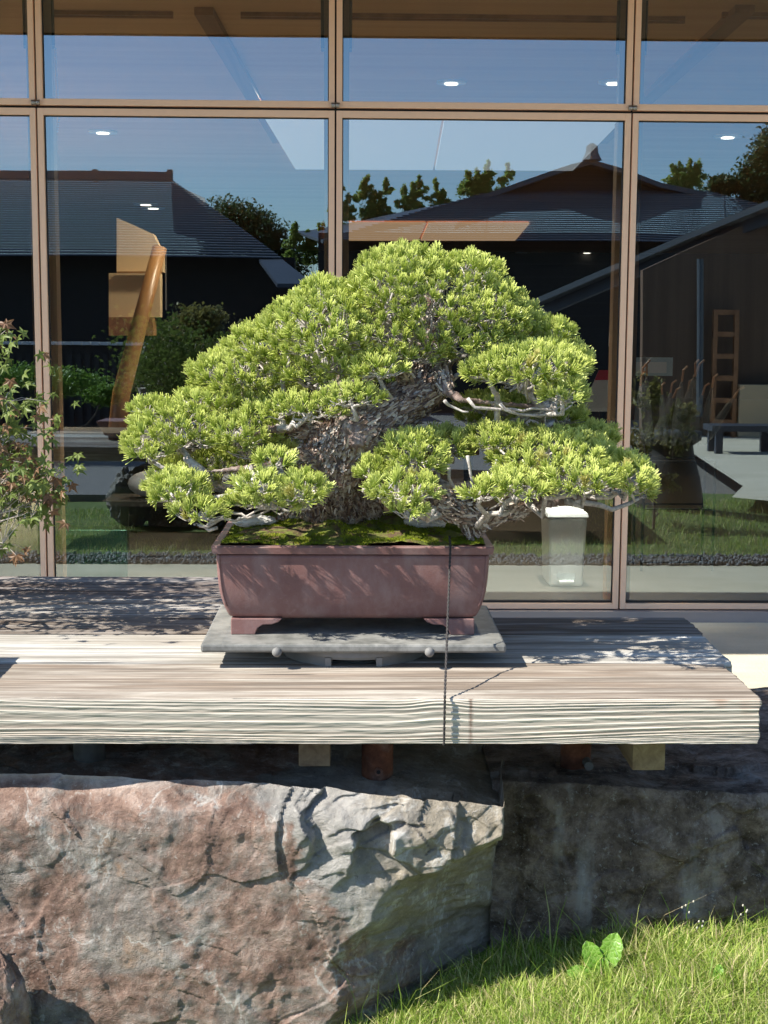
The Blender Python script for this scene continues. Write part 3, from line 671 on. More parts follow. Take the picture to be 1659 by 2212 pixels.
# rusty nail streak left off; nails on the front
# ------------------------------------------------------------------ turntable slab
t = NT('slate_board'); n = t.noise(t.pos(), 18, 7, .7); n2 = t.noise(t.pos((1, 1, 1)), 4, 5)
M['slate'] = t.done(t.mix(n2, t.ramp(n, (.38, (.11, .11, .10)), (.6, (.40, .39, .355))), (.18, .18, .165)), .42, t.bump(n, .0012), .4)
M['castgrey'] = plain('cast_grey', (.19, .185, .175), .75, .35, 25, bump=.001)
tt = thing('turntable', 'grey square topped bonsai turntable with round ringed base and ball knobs', 'turntable', (0, 3.2, TZ))
SZ = TZ+.0546; q0, q1 = yp(433, 1390, 2.955).x, yp(1094, 1395, 2.955).x
MB().box((q0, 2.955, SZ-.0185), (q1, 3.40, SZ)).build('top_board', M['slate'], tt, bevel=.005)
tcx = (q0+q1)/2; R0 = .158
MB().lathe((tcx, 3.132, TZ), [(R0-.01, .0245), (R0+.008, .0225), (R0+.008, .0350), (R0-.05, .0350)], 64).build('disc', M['castgrey'], tt)
# base ring with cut-out at the front
n = 96; V = []; Fq = []
for k in range(n+1):
    a = -math.pi/2+2*math.pi*k/n; d = (math.cos(a), math.sin(a)); hx = abs(d[0]*R0) < .055 and d[1] < 0
    zb = .015 if hx else -.001
    for rr, z in ((R0, zb), (R0, .0222), (R0-.03, .0222), (R0-.03, zb)): V.append((tcx+d[0]*rr, 3.132+d[1]*rr, TZ+.001+z))
for k in range(n):
    for j in range(4): Fq.append((k*4+j, (k+1)*4+j, (k+1)*4+(j+1) % 4, k*4+(j+1) % 4))
link('base_ring', mesh(V, Fq), M['castgrey'], tt)
for s in (-1, 1): MB().box((tcx+s*.055-.007, 2.978, TZ), (tcx+s*.055+.007, 3.02, TZ+.021)).build('foot', M['castgrey'], tt, bevel=.002)
for px in (598, 928):
    c = yp(px, 1409, 2.952); MB().ball(c, .0105).build('knob', M['castgrey'], tt, True)
    MB().tube([c, c+Vector((.0, .1, .0))], .004, 8).build('knob_stem', M['castgrey'], tt)
# ------------------------------------------------------------------ pot
t = NT('unglazed_clay'); n = t.noise(t.pos(), 7, 5); n2 = t.noise(t.pos(), 260, 3, .6); n3 = t.noise(t.pos((1, 1, 2)), 40, 4)
stn = t.noise(t.pos((1, 1, .5)), 16, 6, .65); cc = t.mix(n, (.17, .082, .072), (.25, .132, .118)); cc = t.mix(t.ramp(stn, (.48, 0.0), (.68, .55)), cc, (.30, .215, .20)); cc = t.mix(t.ramp(stn, (.30, .6), (.42, 0.0)), cc, (.11, .055, .05)); cc = t.mix(t.ramp(n2, (.66, 0.0), (.74, .5)), cc, (.42, .27, .23)); cc = t.mix(t.ramp(n3, (.62, 0.0), (.8, .25)), cc, (.4, .33, .3))
M['clay'] = t.done(cc, .5, t.bump(n2, .0005), .4)
pot = thing('bonsai_pot', 'brown unglazed rectangular bonsai pot with lipped rim on four bracket feet', 'pot', (0, 3.25, SZ))
pl, pr = yp(462, 1240, 3.03).x, yp(1062, 1240, 3.03).x; pcx = (pl+pr)/2; hw = (pr-pl)/2
PF, PBk = 3.03, 3.46; pcy = (PF+PBk)/2; hd = (PBk-PF)/2
ZR = yp(762, 1180, PF).z; ZL = yp(762, 1341, PF+.02).z
def rrect(w, d, r, n=6):
    pts = []
    for cxs, cys, a0 in ((1, -1, -90), (1, 1, 0), (-1, 1, 90), (-1, -1, 180)):
        for k in range(n+1):
            a = math.radians(a0+90*k/n); pts.append((cxs*(w-r)+r*math.cos(a), cys*(d-r)+r*math.sin(a)))
    return pts
def loft(rings, close_in=False):
    V = []; n = len(rings[0][1])
    for z, pts in rings: V += [(pcx+x, pcy+y, z) for x, y in pts]
    F = [(i*n+k, i*n+(k+1) % n, (i+1)*n+(k+1) % n, (i+1)*n+k) for i in range(len(rings)-1) for k in range(n)]
    return V, F
rings = []
H = ZR-.02-ZL
for k in range(19):
    u = k/18; ins = .0245*(1-u)**3.4+.005*(1-u); ins += .016*max(0, (.06-u)/.06)**2
    rings.append((ZL+H*u, rrect(hw-.004-ins, hd-.004-ins, .012)))
inner = [(ZR-.03, rrect(hw-.03, hd-.03, .01)), (ZR-.05, rrect(hw-.03, hd-.03, .01))]
V, F = loft(rings); n = len(rings[0][1]); F.append(tuple(reversed(range(n)))); F.append(tuple(range(18*n, 19*n)))
body = link('body', mesh(V, F, 'body', True), M['clay'], pot)
body.data.polygons[len(F)-2].use_smooth = False
rr = [(ZR-.019, rrect(hw-.006, hd-.006, .012)), (ZR-.017, rrect(hw+.004, hd+.004, .014)), (ZR-.003, rrect(hw+.006, hd+.006, .014)), (ZR, rrect(hw+.003, hd+.003, .013)), (ZR, rrect(hw-.012, hd-.012, .01)), (ZR-.004, rrect(hw-.015, hd-.015, .01)), (ZR-.04, rrect(hw-.018, hd-.018, .01))]
V, F = loft(rr); link('rim', mesh(V, F, 'rim', True), M['clay'], pot)
o = pot.children[-1]; md = o.modifiers.new('e', 'EDGE_SPLIT'); md.split_angle = math.radians(35)
# raised cord along the corners
for sx in (-1, 1):
    P = []
    for k in range(4, 19):
        u = k/18; ins = .0245*(1-u)**3.4+.005*(1-u); P.append((pcx+sx*(hw-.011-ins), pcy-(hd-.0042-ins), ZL+H*u))
    MB().tube(P, .0022, 6).build('corner_cord', M['clay'], pot, True)
# bracket feet
fw = (yp(600, 1350, PF+.03).x-yp(490, 1350, PF+.03).x)
for sx in (-1, 1):
    for (ys, yd) in ((pcy-hd+.022, 1), (pcy+hd-.022, -1)):
        xo = pcx+sx*(hw-.034); pts = [(0, -.004), (0, ZL-SZ+.004), (-fw, ZL-SZ+.004), (-fw*.93, ZL-SZ-.004), (-fw*.80, ZL-SZ-.009), (-fw*.62, ZL-SZ-.010), (-fw*.52, (ZL-SZ)*.45), (-fw*.47, .0)]
        poly = [(xo+sx*x, SZ+max(z, 0)) for x, z in pts]
        a, b = (ys, ys+.03) if yd > 0 else (ys-.03, ys)
        MB().prism(poly, a, b).build('foot', M['clay'], pot, bevel=.002)
# ------------------------------------------------------------------ soil moss
def inside_pot(n):
    return np.stack([rng.uniform(pcx-hw+.016, pcx+hw-.016, n), rng.uniform(pcy-hd+.016, pcy+hd-.016, n)], 1)
def moss_h(x, y):
    u = (x-pcx)/(hw-.02); v = (y-pcy)/(hd-.02)
    base = ZR+.0015+.030*(1-u**4)*np.clip((v+1)*.9, 0, 1)*(1-np.clip(v, 0, 1)**4*.6)
    P = np.stack([x*18, y*18, 0*x], -1); return base+.008*fbm(P, 4)+.012*np.exp(-(((x-(-.055))/.03)**2+((y-3.18)/.02)**2))
nx, ny = 200, 120
gx, gy = np.meshgrid(np.linspace(pcx-hw+.013, pcx+hw-.013, nx), np.linspace(pcy-hd+.013, pcy+hd-.013, ny), indexing='ij')
V = np.stack([gx, gy, moss_h(gx, gy)], -1).reshape(-1, 3)
t = NT('moss_soil'); n = t.noise(t.pos(), 30, 5); n2 = t.noise(t.pos(), 250, 3)
mossc = t.mix(t.ramp(n, (.42, 0.0), (.55, 1.0)), t.mix(n2, (.05, .03, .015), (.16, .10, .05)), t.mix(n2, (.07, .10, .012), (.20, .22, .03)))
M['mosssoil'] = t.done(mossc, .95, t.bump(n2, .003))
tag(link('soil', mesh(V, gridfaces(nx, ny), 'soil', True), M['mosssoil']), 'mossy soil mound filling the brown pot', 'soil')
n = 60000; P2 = inside_pot(n); keep = fbm(np.stack([P2[:, 0]*22, P2[:, 1]*22, 0*P2[:, 0]+5], -1), 3) > -.12; P2 = P2[keep]; n = len(P2)
P = np.stack([P2[:, 0], P2[:, 1], moss_h(P2[:, 0], P2[:, 1])-.001], 1)
bl = np.array([[-.0007, 0, 0], [.0007, 0, 0], [0, .0006, 1]]); s3 = np.stack([rng.uniform(.8, 1.6, n), rng.uniform(.8, 1.6, n), rng.uniform(.003, .0075, n)], 1)
V, F = scatter_np(bl, np.array([[0, 1, 2]]), P, s3, rots(n, .7))
t = NT('moss_green'); n1 = t.noise(t.pos(), 26, 4); n2 = t.noise(t.pos(), 300, 2)
cc = t.ramp(n1, (.36, (.09, .06, .02)), (.42, (.14, .19, .01)), (.54, (.34, .38, .02)), (.70, (.50, .46, .06))); M['moss'] = t.done(t.mix(n2, cc, (.12, .16, .015)), .9, spec=.1)
tag(link('moss', mesh(V, F, 'moss'), M['moss']), kind='stuff')
M['whitestone'] = plain('white_stone', (.66, .63, .58), .7, .18, 25, bump=.004)
c = yp(552, 1126, 3.24); blob_rock('stone', c, (.047, .024, .014), M['whitestone'], 'long white stone on the moss at the left end of the pot', 12, 50, .25)
c = yp(918, 1130, 3.22); blob_rock('stone', c, (.045, .026, .018), M['whitestone'], 'white pointed stone on the moss right of the trunk', 15, 50, .3)
# ------------------------------------------------------------------ bonsai tree
bonsai = thing('bonsai_pine', 'old five needle pine bonsai with thick flaking trunk and spreading green pads', 'bonsai', (-.03, 3.25, ZR))
def PX(p): return p*3.2/FPX
tr = MB()
TP = []
def trunk(pts, n=26):
    P = []; R = []
    pts = [(yp(a, b, y), r*3.2/FPX) for a, b, y, r in pts]
    for i in range(len(pts)-1):
        for k in range(6):
            u = k/6; P.append(pts[i][0].lerp(pts[i+1][0], u)); R.append(pts[i][1]*(1-u)+pts[i+1][1]*u)
    P.append(pts[-1][0]); R.append(pts[-1][1]); TP.append((P, R)); n = 44 if max(R) > .03 else 24
    P2, R2 = [], []
    for i in range(len(P)-1):
        for k in range(2): P2.append(P[i].lerp(P[i+1], k/2)); R2.append(R[i]*(1-k/2)+R[i+1]*k/2)
    P2.append(P[-1]); R2.append(R[-1]); b0 = len(tr.V); tr.tube(P2, R2, n)
    C = np.repeat(np.array([tuple(p) for p in P2]), n, 0); W = np.array([tuple(v) for v in tr.V[b0:]]); nr = W-C; rl = np.linalg.norm(nr, axis=1, keepdims=True)+1e-9
    W2 = W+nr/rl*bark_d(W, rl)[:, None]; tr.V[b0:] = [tuple(v) for v in W2]
def bark_d(W, rl):
    rl = np.ravel(rl); q = W*np.array([1, 1, .42])
    return np.minimum(rl/.05, 1.2)*(.016*fbm(W*13+3, 3)+.015*(ridged(q*30+5, 2)-1.1)-.004)
trunk([(725, 1150, 3.34, 104), (722, 1115, 3.33, 96), (722, 1060, 3.27, 74), (738, 990, 3.20, 74), (775, 930, 3.16, 72), (850, 885, 3.17, 54), (912, 850, 3.2, 48), (935, 800, 3.25, 36), (925, 750, 3.27, 28), (930, 690, 3.28, 18), (920, 620, 3.3, 8)])
trunk([(640, 1140, 3.31, 30), (650, 1105, 3.29, 34), (690, 1050, 3.23, 36), (700, 980, 3.17, 36), (760, 920, 3.13, 30)])
trunk([(815, 1150, 3.29, 26), (800, 1105, 3.27, 28), (770, 1050, 3.21, 34), (745, 990, 3.15, 28)])
trunk([(745, 1160, 3.26, 36), (745, 1110, 3.24, 32), (740, 1040, 3.18, 28)])
trunk([(590, 1142, 3.3, 8), (620, 1128, 3.3, 18), (660, 1100, 3.27, 26)])
trunk([(780, 1060, 3.22, 20), (860, 1070, 3.12, 22), (940, 1082, 3.07, 26), (1000, 1108, 3.07, 31), (1045, 1128, 3.08, 24), (1090, 1108, 3.08, 16), (1140, 1090, 3.1, 12), (1220, 1082, 3.14, 8), (1300, 1060, 3.2, 5)], 18)
trunk([(1000, 1108, 3.07, 24), (1030, 1150, 3.09, 22)], 14)
trunk([(905, 850, 3.22, 26), (880, 815, 3.17, 16), (860, 790, 3.12, 8)], 14)
trunk([(930, 845, 3.2, 22), (960, 815, 3.15, 17), (965, 845, 3.12, 12), (1000, 865, 3.1, 8), (1080, 872, 3.12, 6), (1180, 880, 3.15, 5)], 12)
trunk([(760, 930, 3.22, 26), (690, 930, 3.18, 15), (600, 925, 3.15, 10), (520, 935, 3.15, 7)], 12)
trunk([(700, 1000, 3.18, 22), (640, 985, 3.12, 13), (600, 1000, 3.1, 9), (540, 1010, 3.1, 7), (440, 1020, 3.15, 6)], 12)
t = NT('pine_bark'); pos = t.pos((1, 1, .55)); vo = t.n('TexVoronoi', {'Vector': pos, 'Scale': 62.0, 'Randomness': 1.0}, feature='DISTANCE_TO_EDGE'); n = t.noise(t.pos(), 60, 7, .7); n2 = t.noise(t.pos(), 12, 5)
nn = t.noise(t.pos((1, 1, .4)), 34, 6, .65, .8)
cc = t.ramp(nn, (.34, (.045, .03, .024)), (.5, (.22, .16, .13)), (.64, (.44, .37, .33)), (.8, (.62, .57, .52))); cc = t.mix(t.ramp(n2, (.45, 0.0), (.65, .6)), cc, t.ramp(n, (.4, (.16, .10, .08)), (.65, (.48, .37, .33))))
hh = t.math('ADD', t.math('MULTIPLY', nn, .9), t.math('MULTIPLY', n, .35))
M['bark'] = t.done(cc, .85, t.bump(hh, .012), .2)
tk = tr.build('trunk', M['bark'], bonsai, True)
rm = tk.modifiers.new('r', 'REMESH'); rm.mode = 'VOXEL'; rm.voxel_size = .0032; rm.use_smooth_shade = True
def dtex(name, typ, size, strg, mid=.5, **kw):
    tx = bpy.data.textures.new(name, typ)
    tx.noise_scale = size
    for k, v in kw.items(): setattr(tx, k, v)
    d = tk.modifiers.new(name, 'DISPLACE'); d.texture = tx; d.texture_coords = 'GLOBAL'; d.strength = strg; d.mid_level = mid
dtex('flake', 'CLOUDS', .012, .007, .5, noise_depth=3)
# flaking plates of bark standing off the trunk
FV, FF, FT = [], [], []
for P_, R_ in TP:
    for i in range(len(P_)-1):
        seg = P_[i+1]-P_[i]; L = seg.length; rr = (R_[i]+R_[i+1])/2
        if rr < .008: continue
        d = seg.normalized(); u = d.orthogonal().normalized(); w = d.cross(u)
        nk = int(L*rr*6.28*62000); AA = rng.uniform(0, 6.283, nk); TT = rng.random(nk)
        if nk == 0: continue
        CC = np.array(P_[i])+np.array(seg)*TT[:, None]+(np.cos(AA)[:, None]*np.array(u)+np.sin(AA)[:, None]*np.array(w))*rr; DD = bark_d(CC, np.full(nk, rr))
        for k in range(nk):
            a = AA[k]; nrm = u*math.cos(a)+w*math.sin(a); tg = d.cross(nrm); c = Vector(CC[k]); dd0 = float(DD[k]); c = c+nrm*(dd0+rng.uniform(-.002, .005))
            if nrm.y > .45 or (dd0 < -.004 and rng.random() < .55) or rr < .013: continue
            l_ = rng.gamma(3, .0024)+.002; w_ = rng.uniform(.0014, .0046); ang = rng.normal()*.35; dd_ = d*math.cos(ang)+tg*math.sin(ang); t2 = nrm.cross(dd_)
            n2_ = (nrm+dd_*rng.normal()*.30+t2*rng.normal()*.35).normalized(); t3 = n2_.cross(dd_).normalized(); d3 = t3.cross(n2_)
            b = len(FV); q = [c+d3*l_*x*rng.uniform(.7, 1.3)+t3*w_*y*rng.uniform(.7, 1.3)+n2_*z*.0012 for x, y, z in ((-1, -.3, 1), (-.2, -1, 0), (.9, -.6, 1.2), (1, .5, .5), (.1, 1, 1), (-.8, .7, 0))]
            FV += q+[c-n2_*.002]; tv = rng.random(); FT += [tv]*7
            FF += [(b, b+1, b+2, b+3, b+4, b+5)]+[(b+(j+1) % 6, b+j, b+6) for j in range(6)]
me = mesh([tuple(v) for v in FV], FF, 'bark_flakes'); at = me.attributes.new('tint', 'FLOAT', 'POINT'); at.data.foreach_set('value', np.array(FT, dtype=np.float32))
t = NT('bark_flake'); a_ = t.n('Attribute', attribute_name='tint').outputs['Fac']; n = t.noise(t.pos(), 220, 4, .7)
cc = t.ramp(a_, (0.0, (.16, .10, .07)), (.25, (.36, .26, .20)), (.5, (.56, .46, .37)), (.8, (.70, .62, .53)), (1.0, (.80, .75, .68)))
M['flake'] = t.done(t.mix(t.math('MULTIPLY', n, .5), cc, (.12, .08, .06)), .8, t.bump(n, .001), .2)
o = link('bark_flakes', me, M['flake'], bonsai); o['kind'] = 'stuff'; print('FLAKES', len(FV)//7)
# needle tufts
def tuft_mesh(seed, n=46, L=.0245):
    r = random.Random(seed); V = []; F = []; A = []
    for k in range(n):
        a = r.uniform(0, 6.283); th = min(1.35, abs(r.gauss(.0, .60)))
        d = Vector((math.sin(th)*math.cos(a), math.sin(th)*math.sin(a), math.cos(th)))
        o = Vector((r.gauss(0, .0016), r.gauss(0, .0016), r.uniform(-.009, .004)))
        l = L*r.uniform(.72, 1.1); side = d.orthogonal().normalized(); s2 = d.cross(side)
        w = .00105*r.uniform(.8, 1.15); up = Vector((0, 0, 1))
        p1 = o+d*l*.5; p2 = o+d*l+up*l*.10*math.sin(th); b = len(V)
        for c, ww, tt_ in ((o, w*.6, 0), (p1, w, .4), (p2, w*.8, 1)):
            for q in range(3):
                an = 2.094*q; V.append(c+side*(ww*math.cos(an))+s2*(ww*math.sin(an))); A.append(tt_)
        for i in range(2):
            for q in range(3): F.append((b+i*3+q, b+i*3+(q+1) % 3, b+(i+1)*3+(q+1) % 3, b+(i+1)*3+q))
        F.append((b+6, b+7, b+8, b+8)[:3]+())
    return np.array(V, dtype=np.float64), F, np.array(A)
TUF = [tuft_mesh(s) for s in range(8)]
M['needle'] = leafmat('pine_needles', (.085, .21, .016), (.29, .41, .03), .25, 9, 'tip', (.76, .80, .24), .36)  # tips run paler; darker needle bases paint in self-shade
# age: a few yellower tufts
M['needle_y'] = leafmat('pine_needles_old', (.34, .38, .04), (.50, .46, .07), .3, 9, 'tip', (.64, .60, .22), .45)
def tmesh(V, F, A, name, m):
    me = bpy.data.meshes.new(name); me.from_pydata(V.tolist() if hasattr(V, 'tolist') else V, [], F)
    at = me.attributes.new('tip', 'FLOAT', 'POINT'); at.data.foreach_set('value', A.astype(np.float32)); me.materials.append(m); return me
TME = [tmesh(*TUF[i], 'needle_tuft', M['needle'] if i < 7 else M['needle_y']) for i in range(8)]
# pads: px, py, rx, ry in px, depth y, half depth m
pads = [(925, 690, 205, 142, 3.30, .24), (850, 640, 110, 85, 3.26, .2), (1030, 690, 120, 100, 3.28, .2), (700, 725, 140, 105, 3.25, .22), (620, 715, 70, 60, 3.25, .14), (830, 745, 170, 85, 3.22, .15),
        (1085, 715, 95, 85, 3.32, .16), (530, 815, 125, 66, 3.31, .15), (690, 805, 140, 56, 3.24, .13), (470, 805, 70, 40, 3.32, .12), (1140, 800, 135, 62, 3.14, .24), (1215, 790, 66, 60, 3.3, .15), (1060, 800, 75, 35, 3.10, .08), (1215, 850, 55, 35, 3.0, .1),
        (400, 930, 128, 66, 3.28, .18), (330, 960, 68, 58, 3.22, .12), (520, 940, 95, 50, 3.2, .12), (440, 880, 80, 40, 3.3, .12), (385, 1065, 72, 50, 3.05, .12), (430, 1105, 70, 26, 2.98, .08), (560, 1050, 60, 32, 2.97, .08), (655, 1060, 66, 42, 2.97, .09),
        (590, 1080, 110, 22, 3.0, .08), (895, 985, 85, 58, 3.10, .12), (870, 1060, 90, 42, 2.96, .08), (960, 965, 70, 40, 3.2, .12), (880, 1100, 50, 18, 2.94, .05), (1075, 950, 78, 34, 3.14, .12), (1040, 1065, 50, 26, 2.95, .05), (1190, 985, 150, 58, 3.14, .26),
        (1120, 1050, 80, 36, 2.95, .12), (1240, 1030, 110, 48, 2.96, .16), (1335, 1030, 75, 52, 3.06, .2), (1270, 945, 70, 32, 3.4, .15), (1385, 1060, 35, 26, 3.24, .06), (800, 1020, 40, 34, 3.06, .05), (560, 905, 80, 34, 3.22, .1), (590, 995, 50, 26, 3.05, .05),
        (590, 765, 115, 72, 3.28, .14), (745, 790, 110, 52, 3.2, .12), (590, 865, 90, 34, 3.28, .1), (480, 872, 100, 42, 3.3, .14), (1130, 745, 90, 60, 3.34, .14), (1010, 745, 100, 46, 3.2, .12), (700, 650, 70, 50, 3.28, .14), (1180, 760, 75, 50, 3.32, .12), (1150, 960, 120, 40, 3.3, .14), (340, 1050, 30, 30, 3.16, .06), (600, 925, 100, 46, 3.3, .10), (480, 1000, 110, 36, 3.34, .1), (660, 885, 100, 34, 3.1, .05), (760, 860, 80, 30, 3.06, .05), (600, 1000, 70, 26, 3.3, .08), (560, 972, 90, 26, 3.2, .08), (1080, 872, 110, 20, 3.28, .12), (820, 800, 70, 34, 3.08, .06), (1190, 720, 60, 30, 3.3, .1), (500, 1030, 90, 26, 3.3, .08), (400, 1010, 70, 24, 3.3, .08), (330, 890, 60, 30, 3.3, .08), (1200, 900, 80, 24, 3.34, .08), (1060, 905, 80, 22, 3.32, .08), (880, 590, 120, 58, 3.3, .16), (1000, 600, 90, 55, 3.3, .16)]
PD = []
for px, py, rx, ry, yy, dd in pads:
    c = yp(px, py, yy); k = yy/FPX; PD.append((np.array(c), np.array([rx*k-.010, dd, ry*k-.009])))
tufts = []; cell = {}
MIN = .0218
def ok(p):
    k = tuple(int(math.floor(v/MIN)) for v in p)
    for a in (-1, 0, 1):
        for b in (-1, 0, 1):
            for c in (-1, 0, 1):
                for q in cell.get((k[0]+a, k[1]+b, k[2]+c), ()):
                    if (q[0]-p[0])**2+(q[1]-p[1])**2+(q[2]-p[2])**2 < MIN*MIN: return False
    cell.setdefault(k, []).append(p); return True
for pi, (c, r) in enumerate(PD):
    for k in range(1300):
        d = rng.normal(size=3); d /= np.linalg.norm(d)
        if d[2] < -.42: continue
        rad = rng.uniform(.86, 1.0) if d[2] > 0 else rng.uniform(.7, .98)
        p = c+d*r*rad
        if any(((((p-c2)/r2)**2).sum() < .55) for j, (c2, r2) in enumerate(PD) if j != pi): continue
        if not ok(tuple(p)): continue
        nrm = d/r; nrm /= np.linalg.norm(nrm)
        ax = nrm*.62+np.array([0, 0, .75])+np.array([0, -.12, 0])+rng.normal(size=3)*.16
        tufts.append((p, ax/np.linalg.norm(ax), pi))
def inview(p, lo=-30, hi=1690):
    v = CR.transposed() @ (Vector(p)-Vector((0, 0, CAMZ))); return v
def mat_from(p, ax, s, spin):
    q = Vector(ax).to_track_quat('Z', 'Y').to_matrix() @ Matrix.Rotation(spin, 3, 'Z'); return q*s
order = sorted(range(len(tufts)), key=lambda i: tufts[i][0][1]+.25*(-tufts[i][1][2])-.1*tufts[i][1][1]*-1)
broot = worldloc(bonsai)
JV, JF, JA = [], [], []; off = 0
for rank, i in enumerate(order):
    p, ax, pi = tufts[i]; s = rng.uniform(.68, 1.08); v = int(rng.integers(0, 7)) if rng.random() > .06 or pi not in (0, 27, 23, 29, 16, 4, 14) else 7
    if rng.random() < .03: v = 7
    m3 = mat_from(p, ax, s, rng.uniform(0, 6.28))
    if rank < 300:
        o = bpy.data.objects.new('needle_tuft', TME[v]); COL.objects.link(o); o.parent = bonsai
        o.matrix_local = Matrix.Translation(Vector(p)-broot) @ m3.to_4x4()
    else:
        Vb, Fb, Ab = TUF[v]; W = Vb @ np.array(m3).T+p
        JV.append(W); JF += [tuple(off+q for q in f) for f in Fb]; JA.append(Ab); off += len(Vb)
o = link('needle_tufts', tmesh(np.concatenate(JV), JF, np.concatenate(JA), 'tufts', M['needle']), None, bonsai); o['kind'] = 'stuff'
print('TUFTS', len(tufts))
# branches
t = NT('twig_bark'); n = t.noise(t.pos(), 120, 5, .7); M['twig'] = t.done(t.ramp(n, (.32, (.28, .24, .21)), (.55, (.52, .48, .44)), (.75, (.70, .67, .63))), .8, t.bump(n, .0015), .2)
anchors = [(925, 700, 3.28), (930, 760, 3.26), (905, 840, 3.22), (850, 885, 3.22), (775, 925, 3.2), (700, 960, 3.18), (960, 840, 3.16), (720, 1040, 3.2), (950, 1085, 3.08), (1040, 1120, 3.08), (1140, 1092, 3.1), (1220, 1082, 3.14), (800, 1055, 3.15), (600, 925, 3.15), (540, 1010, 3.1), (520, 935, 3.15), (440, 1020, 3.15), (1080, 872, 3.12), (1180, 880, 3.15), (600, 1000, 3.1)]
ANC = [np.array(yp(*a)) for a in anchors]
def wiggle(a, b, n, amp):
    a, b = Vector(a), Vector(b); L = (b-a).length; P = [a]
    for k in range(1, n):
        u = k/n; P.append(a.lerp(b, u)+Vector(rng.normal(size=3))*amp*L+Vector((0, 0, -.10*L*math.sin(math.pi*u))))
    return P+[b]
for pi, (c, r) in enumerate(PD):
    T = [q for q in tufts if q[2] == pi]
    if not T: continue
    mb = MB(); hub = c-np.array([0, 0, r[2]*.75])
    A = min(ANC, key=lambda a: np.linalg.norm(a-hub))
    L = np.linalg.norm(A-hub); mb.tube(wiggle(A, hub, 6, .07), [.0075+.012*L, .007+.006*L, .0065, .006, .0055, .005, .0045], 7)
    pts = np.array([q[0] for q in T]); k = max(1, len(T)//7)
    cen = pts[rng.choice(len(pts), k, replace=False)]
    for it in range(5):
        lab = ((pts[:, None]-cen[None])**2).sum(-1).argmin(1)
        for j in range(k):
            if (lab == j).any(): cen[j] = pts[lab == j].mean(0)
    for j in range(k):
        node = hub+(cen[j]-hub)*.62; node[2] = min(node[2], cen[j][2]-.018)
        mb.tube(wiggle(hub, node, 5, .10), [.0042, .0038, .0034, .003, .0028, .0025], 6)
        for q in pts[lab == j]:
            mid = node+(q-node)*.5+np.array([0, 0, -.006]); mb.tube([node, node*.6+mid*.4+rng.normal(size=3)*.003, mid+rng.normal(size=3)*.003, q-np.array([0, 0, .004])], [.0019, .0016, .0013, .0011], 5, False)
    mb.build('branch', M['twig'], bonsai, True)
# bare white jin twigs under the right pad
for pts in ([(1010, 860), (1080, 885), (1150, 882), (1225, 868)], [(1080, 872), (1120, 895), (1180, 895), (1235, 875)], [(470, 1140), (420, 1132), (480, 1120), (560, 1100), (620, 1085)], [(430, 1135), (500, 1108), (560, 1112), (640, 1090)], [(970, 1010), (985, 1060), (1000, 1085)], [(1010, 985), (1020, 1040), (1008, 1080)], [(1075, 990), (1060, 1050), (1100, 1090)], [(1140, 1000), (1105, 1050), (1060, 1100)], [(960, 865), (975, 878), (1012, 890)]):
    P = [yp(a, b, 3.06+.01*(k % 2)) for k, (a, b) in enumerate(pts)]; Q = []
    for k in range(len(P)-1): Q += wiggle(P[k], P[k+1], 3, .05)[:-1]
    Q.append(P[-1]); MB().tube(Q, [.0042-.0025*k/len(Q) for k in range(len(Q))], 7).build('branch', M['twig'], bonsai, True)
# ------------------------------------------------------------------ tie cord
rope = MB()
A = yp(971, 1158, 3.06); B = yp(973, 1180, PF-.009); Bm = yp(967, 1340, 2.88); C_ = yp(961, 1503, 2.712); D_ = yp(959, 1611, 2.712)
path = [A, B, Bm, C_, D_]; P = []
for k in range(len(path)-1):
    n = max(2, int((path[k+1]-path[k]).length/.003)); P += [path[k].lerp(path[k+1], j/n) for j in range(n)]
P.append(path[-1])
for s in (0, math.pi):
    Q = [p+Vector((math.cos(i*.9+s)*.0013, math.sin(i*.9+s)*.0013, 0)) for i, p in enumerate(P)]; rope.tube(Q, .0016, 5)
tag(rope.build('cord', plain('black_cord', (.035, .03, .028), .7, .4, 200), None, True), 'thin dark twisted cord tied from the pot down over the bench edge', 'cord')
# ------------------------------------------------------------------ maple bonsai at left
def star_leaf(s=1.0):
    V = []; n = 5; V.append((0, 0, 0)); angs = [-110, -58, 0, 58, 110]; lens = [.55, .85, 1, .85, .55]; F = []
    for a, l in zip(angs, lens):
        for da, ll, z in ((-19, .44*l+.10, .02), (0, l*1.08, -.18), (19, .44*l+.10, .02)):
            an = math.radians(90+a+da); V.append((math.cos(an)*ll*s, math.sin(an)*ll*s, z*s))
    for i in range(5):
        b = 1+3*i; F.append((0, b, b+1)); F.append((0, b+1, b+2))
        if i < 4: F.append((0, b+2, b+3))
    return np.array(V), F
LV, LF = star_leaf()
M['maple_g'] = leafmat('maple_green', (.11, .17, .03), (.24, .29, .08), .35, 14)
M['maple_r'] = leafmat('maple_red', (.17, .08, .05), (.32, .20, .10), .35, 14)
mp = thing('maple_bonsai', 'small reddish green maple bonsai reaching in from the left edge', 'bonsai', (-1.45, 3.45, TZ+.15))
mpb = worldloc(mp)
lmes = [mesh(LV, LF, 'leaf') for k in range(2)]; lmes[0].materials.append(M['maple_g']); lmes[1].materials.append(M['maple_r'])
LT = []; mb = MB(); base = Vector((-1.45, 3.45, TZ+.12))
mb.tube([base, base+Vector((.05, -.02, .15)), base+Vector((.0, .0, .32)), base+Vector((.06, 0, .5))], [.04, .032, .024, .014], 12)
tips = []
